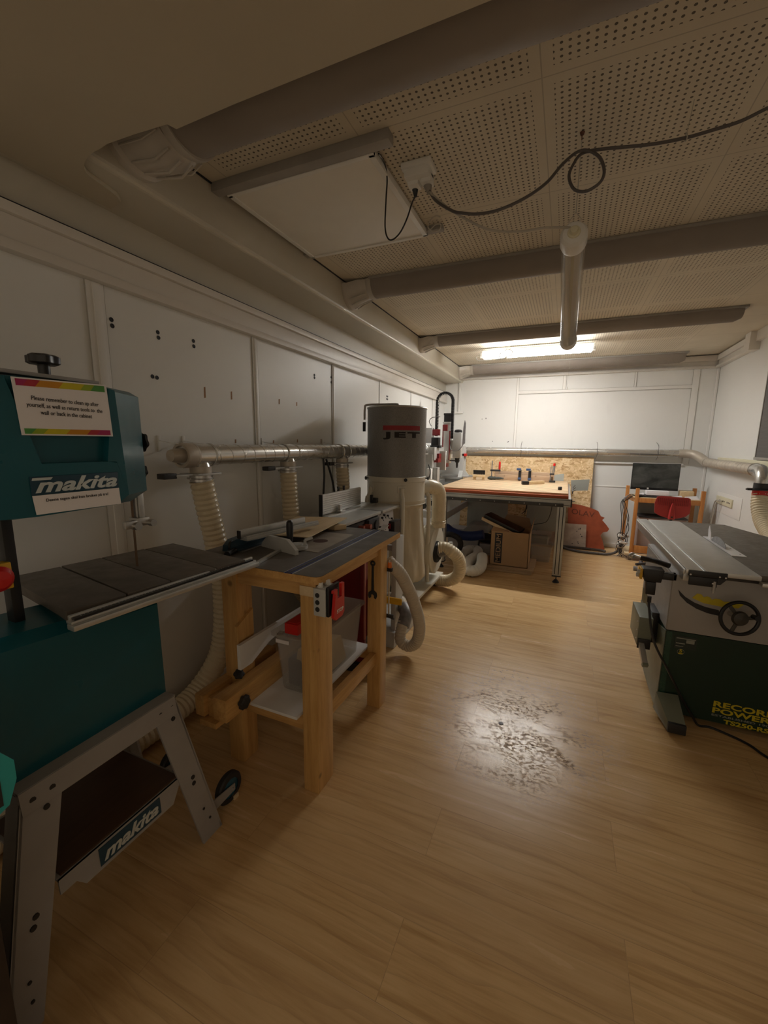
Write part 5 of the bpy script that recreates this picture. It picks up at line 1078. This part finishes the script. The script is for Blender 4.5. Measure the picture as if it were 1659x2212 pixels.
tote('clear_tub', -.33, -.07, 5.38, 5.72, .002, .20, 'lower clear plastic tub to the right of the cardboard box')
tote('clear_tub', -.36, -.10, 5.40, 5.70, .21, .34, 'upper clear plastic tub stacked beside the cardboard box')
solo('black_rail', B().box(-.34, -.13, 5.44, 5.66, .225, .29, .004), M['black'], 'dark long piece lying in the upper clear tub', 'part')
solo('ribbed_pipe', B().hose([(-1.38, 5.0, .30), (-1.25, 4.95, .34), (-1.14, 4.95, .30), (-1.12, 5.0, .2), (-1.18, 5.05, .10), (-1.30, 5.08, .06)], .035, .016, .003), M['dark'], 'dark grey ribbed hose coiled under the left part of the table', 'hose')
solo('black_cloth', B().loft([[(x, 5.62+.09*math.cos(2*PI*i/14), .13+h_*(.5+.5*math.sin(2*PI*i/14))) for i in range(14)] for x, h_ in ((-1.2, .02), (-1.12, .12), (-1.0, .15), (-.9, .13), (-.80, .10), (-.76, .03))]), M['dark'], 'black rolled fabric lying on the grey case below the navy hose', 'cloth')
solo('steel_tube', B().cyl((-1.0, 5.47, .012), (-.70, 5.40, .012), .012, n=12), M['steel'], 'short steel tube lying left of the cardboard box', 'tube')
solo('steel_plate', B().box(-.98, -.66, 5.52, 5.72, .001, .125, .01), M['greymach'], 'low grey metal case on the floor behind the white curled duct', 'case')
solo('power_cable', B().tube([(-.10, 5.2, .82), (-.11, 5.3, .66), (-.16, 5.5, .50), (-.28, 5.85, .40), (-.42, 5.88, .34), (-.40, 5.9, .28)], .004, 8, smooth=8).tube([(-.55, 6.15, .72), (-.50, 6.1, .66), (-.46, 6.05, .70), (-.44, 6.0, .58), (-.50, 6.0, .50)], .005, 8, smooth=8).tube([(-.58, 6.15, .66), (-.50, 6.1, .62), (-.45, 6.05, .64), (-.46, 6.0, .50)], .005, 8, smooth=8), M['black'], 'thin black cable dangling below the right part of the machine table', 'cable')
solo('corrugated_conduit', B().hose([(.79, 6.22, .16), (.72, 6.15, .06), (.62, 6.12, .022), (.45, 6.10, .020), (.25, 6.12, .020), (.10, 6.22, .020), (.02, 6.30, .020), (.12, 6.34, .020), (.35, 6.33, .020), (.52, 6.32, .020), (.60, 6.27, .020)], .018, .012, .003, 12), M['cable'], 'dark corrugated conduit looping over the floor to the wooden cart', 'conduit')

# ================================================================ CART WITH MONITOR
t = thing('wooden_cart', 'orange pine trolley with castors carrying the monitor', 'trolley', (1.2, 6.15, 0))
for x, y in ((.862, 6.0), (1.54, 6.0), (.80, 6.38), (1.54, 6.38)):
    obj('post', B().box(x-.020, x+.020, y-.020, y+.020, .095, .93, .003), M['cartwood'], t)
    w = obj('castor', B().cyl((x-.010, y+.02, .028), (x+.010, y+.02, .028), .028, n=20), M['tape'], t)
    obj('castor_fork', B().box(x-.016, x+.016, y-.0, y+.04, .050, .075, .003), M['dark'], w)
obj('top_rail', B().box(.882, 1.52, 5.985, 6.005, .755, .812, .002), M['cartwood'], t)
obj('top_rail', B().box(.82, 1.52, 6.37, 6.39, .755, .812, .002), M['cartwood'], t)
obj('top_rail', B().hexa([(.845, 6.02, .755), (.865, 6.02, .755), (.81, 6.36, .755), (.79, 6.36, .755), (.845, 6.02, .812), (.865, 6.02, .812), (.81, 6.36, .812), (.79, 6.36, .812)]), M['cartwood'], t)
obj('top_shelf', B().box(.83, 1.54, 5.99, 6.39, .808, .820, .001), M['ply'], t)
obj('bottom_rail', B().box(.882, 1.52, 5.985, 6.005, .11, .20, .002), M['cartwood'], t)
obj('bottom_shelf', B().box(.79, 1.57, 5.97, 6.41, .075, .098, .003), M['ply'], t)
t = thing('computer_case', 'pinkish grey case standing on the bottom shelf of the wooden cart', 'case', (1.15, 6.2, .10))
obj('body', B().box(.92, 1.42, 6.04, 6.34, .0985, .56, .004), M['pinkgrey'], t)
obj('dark_lid', B().box(.91, 1.43, 6.03, 6.35, .56, .575, .002), M['dark'], t)
obj('upper_panel', B().box(.93, 1.41, 6.33, 6.345, .575, .745, .001), M['greypan'], t)
t = thing('monitor', 'black flat monitor with a dusty dark screen on the wooden cart', 'monitor', (1.08, 6.25, .82))
obj('screen_bezel', B().box(.812, 1.332, 6.235, 6.265, .895, 1.235, .004), M['black'], t)
obj('screen', B().box(.820, 1.325, 6.232, 6.236, .925, 1.228), M['screen'], t)
obj('stand', B().box(1.03, 1.11, 6.26, 6.28, .82, .95, .003).box(.95, 1.20, 6.2, 6.33, .8205, .832, .004), M['black'], t)
obj('front_label', B().box(.995, 1.015, 6.2335, 6.235, .905, .925), M['white'], t)
solo('paper_stack', B().box(.965, 1.20, 6.02, 6.14, .8505, .905, .003), M['paper'], 'white paper box lying on the keyboard before the monitor', 'papers')
t = thing('keyboard', 'dark keyboard at the front edge of the cart top', 'keyboard', (1.07, 6.08, .82))
obj('keyboard_base', B().box(.885, 1.25, 6.015, 6.15, .8205, .836, .002), M['dark'], t)
kb = B()
for i in range(22):
    for j in range(4): kb.box(.892+i*.0160, .904+i*.0160, 6.02+j*.031, 6.044+j*.031, .836, .843)
obj('keys', kb, M['cable'], t)
for q_ in [((.89, .97, 6.16, 6.22, .8205, .85), 'crumpled white paper at the left of the cart top'), ((1.24, 1.36, 6.04, 6.12, .8205, .842), 'grey leaflet right of the keyboard on the cart'), ((1.38, 1.52, 6.03, 6.14, .8205, .845), 'folded white sheet at the right end of the cart top')]:
    (x0, x1, y0, y1, z0, z1), lb = q_
    solo('loose_paper', B().hexa([(x0, y0, z0), (x1, y0, z0), (x1, y1, z0), (x0, y1, z0), (x0+.02, y0+.01, z1), (x1-.03, y0+.02, z1-.008), (x1-.01, y1, z1+.01), (x0+.01, y1-.01, z1-.004)]), M['paper'], lb, 'paper')
solo('wooden_box', B().box(1.36, 1.50, 6.22, 6.34, .8205, .90, .003), M['ply'], 'small plywood box on the cart behind the loose papers', 'box')
cb = thing('cable_bundle', 'tangle of grey cables and plugs at the left side of the wooden cart', 'cables', (.77, 6.1, 0))
random.seed(11)
for i in range(5):
    x = .72+.02*i; obj('cable', B().tube([(.86+.01*i, 6.06+.05*i, .825), (.79-.01*i, 6.06, .84-.02*i), (.70+.01*i, 6.04, .74), (.72+.02*i, 6.02, .55), (x+random.uniform(-.02, .05), 6.04, .38), (x+random.uniform(-.03, .03), 6.08, .22), (.74+random.uniform(-.04, .04), 6.12, .08), (.72+.03*i, 6.1, .012)], .0045, 6, smooth=6), M['cable'] if i % 2 else M['black'], cb)
for i in range(6):
    c = Vector((.76+random.uniform(-.03, .03), 6.1+random.uniform(-.05, .05), .12+i*.035)); obj('cable_coil', B().torus(c, (random.uniform(-1, 1), -1, random.uniform(-.5, .5)), .035+random.uniform(0, .02), .005, 20, 6), M['cable'] if i % 2 else M['cablew'], cb)
obj('power_strip', B().bar((.71, 6.06, .30), (.83, 6.10, .29), .04, .03, bev=.004).bar((.73, 6.03, .22), (.82, 6.06, .20), .035, .025, bev=.004), M['white'], cb)
# chair
t = thing('office_chair', 'office chair with a red perforated plastic backrest by the cart', 'chair', (1.12, 5.4, 0))
n = 14; bk = B(); rings = []
out = [(-.158, .02), (-.165, .13), (-.150, .195), (-.12, .207), (.13, .203), (.158, .19), (.168, .12), (.165, .03), (.13, -.005), (.05, -.03), (.0, -.035), (-.05, -.028), (-.12, -.005)]
cxx = 1.113; zz = .705
def cp(x, z, o): return (cxx+x, 5.34+o+.9*x*x+.25*(z-.1)**2, zz+z)
bk.loft([[cp(x, z, 0) for x, z in out], [cp(x, z, .012) for x, z in out]])
br_ = obj('backrest', bk, M['redmesh'], t)
hl = B()
for i in range(17):
    for j in range(6):
        x = -.136+i*.017; z = .115+j*.013; p = cp(x, z, -.001); hl.box(p[0]-.0035, p[0]+.0035, p[1]-.0015, p[1]+.001, p[2]-.004, p[2]+.004)
obj('perforation', hl, M['darkred'], br_)
obj('back_bracket', B().loft([[(cxx+.0+x, 5.325+yy, zz+z) for x, yy in ((-w2, .02), (-w2*.6, 0), (w2*.6, 0), (w2, .02))] for z, w2 in ((-.04, .033), (.03, .030), (.10, .022), (.135, .012))]), M['redmesh'], br_)
obj('bracket_screw', B().cyl((cxx, 5.326, zz-.015), (cxx, 5.321, zz-.015), .009, n=12), M['dark'], br_)
obj('back_post', B().tube([(cxx, 5.36, zz+.02), (cxx, 5.35, .60), (cxx, 5.37, .50), (cxx, 5.45, .43)], .014, 10, smooth=4), M['dark'], t)
obj('seat', B().loft([rr(cxx-.19, cxx+.19, 5.40, 5.78, .43, .06), rr(cxx-.20, cxx+.20, 5.39, 5.79, .46, .06), rr(cxx-.17, cxx+.17, 5.42, 5.76, .475, .06)]), M['redmesh'], t)
obj('gas_lift', B().cyl((cxx, 5.59, .10), (cxx, 5.59, .43), .022, n=16), M['black'], t)
for i in range(5):
    a = 2*PI*i/5+.94; e = Vector((cxx+.27*math.cos(a), 5.59+.27*math.sin(a), .075))
    lg = obj('base_arm', B().bar((cxx, 5.59, .11), e, .035, .025, bev=.004), M['dark'], t)
    obj('castor', B().cyl(e+Vector((-.02, 0, -.048)), e+Vector((.02, 0, -.048)), .026, n=18), M['tape'], lg)

# sockets on the right wall
t = thing('wall_socket_panel', 'yellowed row of sockets on a cover plate on the right wall', 'socket panel', (XR-.01, 5.7, .8))
obj('cover_plate', B().box(XR-.005, XR, 5.32, 6.08, .70, .93, .002), M['trimw'], t)
ss = obj('socket_row', B().box(XR-.02, XR-.005, 5.55, 6.05, .80, .89, .004), M['yelwhite'], t)
for y in (5.60, 5.64, 5.68, 5.77, 5.81, 5.92): obj('socket_hole', B().cyl((XR-.02, y, .845), (XR-.0215, y, .845), .009, n=10), M['dark'], ss)
solo('power_cable', B().tube([(XR-.025, 5.88, .845), (XR-.06, 5.92, .83), (XR-.06, 5.98, .70), (XR-.055, 6.05, .45), (XR-.05, 6.1, .1), (XR-.05, 6.1, .01)], .006, 8, smooth=6).tube([(XR-.025, 5.82, .845), (XR-.06, 5.87, .82), (XR-.06, 5.93, .70), (XR-.055, 5.99, .45), (XR-.05, 6.03, .1), (XR-.05, 6.03, .01)], .006, 8, smooth=6), M['cablew'], 'pale cables running down the right wall from the yellowed sockets', 'cable')

# ================================================================ TABLE SAW
t = thing('table_saw', 'green and grey table saw with sliding table at the right edge', 'table saw', (.9, 2.9, 0))
CY = 2.48
pf = [(CY, .035), (2.62, .03), (2.86, .045), (3.02, .085), (3.14, .16), (3.20, .27), (3.22, .50), (3.22, .50)]
obj('lower_cabinet', B().prism([(CY, .035), (2.62, .03), (2.86, .045), (3.02, .085), (3.14, .16), (3.20, .27), (3.22, .495), (CY, .495)], 'X', .558, 1.50), M['green_dk'], t)
obj('lower_side', B().prism([(CY+.005, .035), (2.62, .032), (2.86, .048), (3.02, .088), (3.14, .163), (3.198, .27), (3.215, .40), (2.80, .44), (2.60, .47), (CY+.005, .49)], 'X', .5545, .558), M['greengrey'], t)
uc = obj('upper_cabinet', B().box(.558, 1.50, CY, 3.22, .497, .80, .004), M['greymach'], t)
obj('upper_side', B().prism([(CY+.004, .50), (3.2, .50), (3.2, .79), (CY+.004, .79)], 'X', .5545, .558), M['standg'], t)
Pa = [(.592, .708), (.625, .675), (.668, .650), (.715, .635), (.77, .628)]
ar = B(); u = [(x-.006, z+.014) for x, z in Pa]; lw = [(x+.004, z-.016) for x, z in Pa][::-1]
ar.prism(u[:1]+[(x, z) for x, z in u[1:]] + lw, 'Y', CY-.0025, CY+.001)
obj('tilt_slot', ar, M['black'], uc)
sc_ = B(); sc_.prism([(.648, .688), (.668, .715), (.686, .712), (.695, .700), (.71, .706), (.722, .703), (.731, .692), (.745, .700), (.765, .699), (.78, .689), (.84, .70), (.87, .70), (.84, .665), (.77, .662), (.70, .668)], 'Y', CY-.002, CY+.001)
obj('tilt_scale', sc_, M['yelprint'], uc)
hw = thing_center = Vector((.822, 2.395, .643))
w = obj('handwheel', B().torus(hw, (.15, -1, .1), .078, .0085, 40, 10), M['black'], t)
wd = B().lathe([(.0, -.006), (.030, -.004), (.036, .004), (.030, .016), (.0, .022)], hw, (.15, -1, .1), 28)
ax_ = Vector((.15, -1, .1)).normalized(); u_ = ax_.orthogonal().normalized(); w2_ = ax_.cross(u_)
for q_ in range(3):
    e_ = u_*math.cos(2.1*q_+.4)+w2_*math.sin(2.1*q_+.4); wd.bar(hw+e_*.02, hw+e_*.076, .016, .007, up=ax_, bev=.002)
obj('wheel_spokes', wd, plain('dark_wheel_web', (.05, .045, .035), .45), w)
obj('crank_knob', B().cyl(hw+Vector((.045, -.01, .022)), hw+Vector((.050, -.05, .026)), .010, .012, 14), M['black'], w)
obj('wheel_shaft', B().cyl(hw+Vector((0, .01, 0)), (hw.x-.012, CY, hw.z-.009), .012, n=14), M['steel'], w)
# decals
dc = obj('rating_plate', B().box(.600, .695, CY-.0018, CY, .405, .475), plain('dark_decal', (.022, .035, .030), .35), t)
obj('decal_lines', B().box(.606, .69, CY-.0026, CY-.0018, .460, .465).box(.606, .645, CY-.0026, CY-.0018, .432, .437).box(.606, .640, CY-.0026, CY-.0018, .417, .420).box(.65, .685, CY-.0026, CY-.0018, .44, .458), M['greyprint'], dc)
bd = obj('badge', B().torus((.632, CY-.001, .388), (0, 1, 0), .015, .0009, 28, 6), M['greyprint'], t)
text('lettering', '5', (.632, CY-.0015, .393), *UPY, .013, .017, M['yelprint'], bd, bold=.03, depth=.0004)
obj('badge_bar', B().box(.622, .642, CY-.0018, CY, .376, .381), M['yelprint'], bd)
br2 = text('brand_lettering', 'RECORD', (.932, CY-.0015, .139), *UPY, .262, .032, M['yelprint'], t, bold=.03, depth=.0005)
text('brand_lettering', 'POWER', (.920, CY-.0015, .103), *UPY, .24, .031, M['yelprint'], br2, bold=.03, depth=.0005)
text('brand_lettering', 'ESTABLISHED 1909', (.925, CY-.0015, .076), *UPY, .25, .011, M['greyprint'], br2, bold=.015, depth=.0005)
text('model_lettering', 'TS250-RS', (.945, CY-.0015, .050), *UPY, .185, .025, M['yelprint'], br2, bold=.035, depth=.0005)
obj('front_bevel', B().box(.560, .585, CY-.0015, CY, .04, .49), plain('dark_green_panel_edge', (.02, .07, .045), .3), t)
# foot
ftb = B().hexa([(.545, 2.47, .145), (.645, 2.47, .150), (.645, 2.50, .05), (.545, 2.50, .03), (.585, 2.335, .058), (.660, 2.335, .062), (.655, 2.34, .012), (.585, 2.34, .010)], .004)
ft = obj('foot', ftb, M['greengrey'], t)
obj('foot_cap', B().box(.582, .662, 2.322, 2.345, .012, .064, .006), M['dark'], ft)
obj('foot_pad', B().cyl((.62, 2.36, 0), (.62, 2.36, .02), .015, n=12), M['cable'], ft)
for x, y in ((.62, 3.0), (1.42, 2.56), (1.42, 3.05)): obj('foot_pad', B().cyl((x, y, 0), (x, y, .06), .03, n=14), M['dark'], t)
# tables
tz = .87
sl = obj('sliding_table', B().box(.575, .640, 2.345, 3.86, tz-.022, tz, .002).box(.652, .862, 2.345, 3.86, tz-.022, tz, .002).box(.635, .658, 2.345, 3.86, tz-.022, tz-.006), M['alu'], t)
obj('slot_edge', B().box(.652, .655, 2.345, 3.86, tz, tz+.0015), M['white'], sl)
obj('side_rail', B().box(.568, .577, 2.36, 3.86, tz-.030, tz-.008, .002).box(.580, .70, 2.40, 3.84, tz-.075, tz-.030, .003), M['alu'], sl)
ec = obj('end_cap', B().box(.585, .735, 2.335, 2.347, tz-.030, tz-.002, .002).box(.590, .700, 2.338, 2.350, tz-.075, tz-.032, .002).hexa([(.70, 2.338, tz-.06), (.712, 2.338, tz-.06), (.712, 2.35, tz-.06), (.70, 2.35, tz-.06), (.70, 2.338, tz-.03), (.735, 2.338, tz-.03), (.735, 2.35, tz-.03), (.70, 2.35, tz-.03)]), M['black'], sl)
for x, z in ((.592, tz-.022), (.728, tz-.022), (.705, tz-.02), (.682, tz-.055)): obj('screw', B().cyl((x, 2.336, z), (x, 2.332, z), .004, n=8), M['steel'], ec)
obj('lock_screw', B().cyl((.690, 2.34, tz-.095), (.690, 2.34, tz-.045), .007, n=10).cyl((.690, 2.34, tz-.105), (.690, 2.34, tz-.095), .004, n=8), M['steel'], ec)
mt = obj('main_table', B().prism([(.866, 2.38), (1.36, 2.38), (1.36, 3.0), (1.275, 3.45), (1.15, 3.87), (.866, 3.86)], 'Z', tz-.035, tz-.003), M['castiron'], t)
obj('front_rail', B().box(.862, 1.40, 2.33, 2.37, tz-.045, tz-.028, .003), M['alu'], t)
ip = obj('insert_plate', B().box(.868, .935, 2.75, 3.28, tz-.003, tz+.0005), M['whitep'], mt)
for x, y in ((.92, 2.80), (.92, 2.95), (.90, 3.20)): obj('screw', B().cyl((x, y, tz), (x, y, tz+.001), .005, n=8), M['dark'], ip)
bl_ = B(); pts = [(2.90, tz)] + [(3.03+.13*math.cos(PI*(1-i/12)), tz-.03+.075*math.sin(PI*(.1+.8*i/12))) for i in range(13)] + [(3.16, tz)]
bl_.prism([(y, max(z, tz)) for y, z in pts], 'X', .884, .8865)
obj('saw_blade', bl_, M['tape'], t)
obj('riving_knife', B().prism([(3.17, tz), (3.23, tz), (3.245, tz+.055), (3.23, tz+.085), (3.19, tz+.045)], 'X', .884, .887), M['paper'], t)
# switch, handle and side box
sw = obj('power_switch', B().hexa([(.430, 2.46, .750), (.505, 2.46, .750), (.505, 2.54, .750), (.430, 2.54, .750), (.418, 2.46, .818), (.515, 2.46, .818), (.515, 2.54, .818), (.418, 2.54, .818)], .005).box(.44, .485, 2.46, 2.51, .68, .75, .006).cyl((.465, 2.48, .635), (.465, 2.48, .665), .010, n=12), M['black'], t)
obj('yellow_plate', B().box(.408, .420, 2.465, 2.535, .758, .815, .003), M['yel'], sw)
obj('switch_button', B().cyl((.409, 2.48, .795), (.396, 2.48, .795), .011, n=14).cyl((.409, 2.50, .772), (.396, 2.50, .772), .011, n=14), M['greylite'], sw)
obj('switch_arm', B().box(.51, .575, 2.48, 2.52, .765, .80, .003), M['black'], sw)
obj('lock_handle', B().tube([(.43, 2.62, .835), (.47, 2.60, .835), (.50, 2.57, .835), (.545, 2.53, .83)], .014, 12, smooth=4), M['black'], t)
obj('handle_rod', B().cyl((.41, 2.70, .83), (.46, 2.61, .835), .006, n=10).ball((.40, 2.72, .822), .018, n=12), M['steel'], t)
sx = obj('side_box', B().box(.452, .520, 2.60, 2.86, .330, .500, .004), M['greengrey'], t)
for z in (.35, .40, .45): obj('screw', B().cyl((.452, 2.62, z+.015), (.446, 2.62, z+.015), .005, n=8), M['steel'], sx)
obj('box_mount', B().box(.520, .557, 2.65, 2.82, .34, .52, .003), M['black'], sx)
obj('box_end', B().box(.454, .518, 2.592, 2.600, .318, .375, .002), M['black'], sx)
obj('side_lever', B().bar((.474, 2.60, .345), (.484, 2.50, .275), .028, .022, bev=.002), M['alu'], sx)
obj('lever_cap', B().bar((.484, 2.50, .275), (.486, 2.488, .266), .028, .022), M['greengrey'], sx)
solo('power_cable', B().tube([(.465, 2.48, .64), (.468, 2.47, .60), (.495, 2.42, .45), (.575, 2.41, .30), (.650, 2.42, .16), (.705, 2.44, .07), (.745, 2.455, .012), (.80, 2.47, .006), (.879, 2.434, .006), (.939, 2.39, .006), (.984, 2.321, .006), (1.10, 2.22, .006)], .006, 8, smooth=8), M['black'], 'black cable hanging down the table saw front and off along the floor', 'cable')
# small bits on the floor
solo('wood_cube', B().box(-1.155, -1.135, 1.115, 1.14, 0, .018, .001), M['ply'], 'tiny pale wood cube on the floor beside the stand wheel', 'offcut')
solo('floor_chip', B().lathe([(.0, 0), (.013, 0), (.012, .002), (0, .0025)], (-.205, 2.055, 0), (0, 0, 1), 14), M['cable'], 'small dark round chip on the bright patch of floor', 'chip')
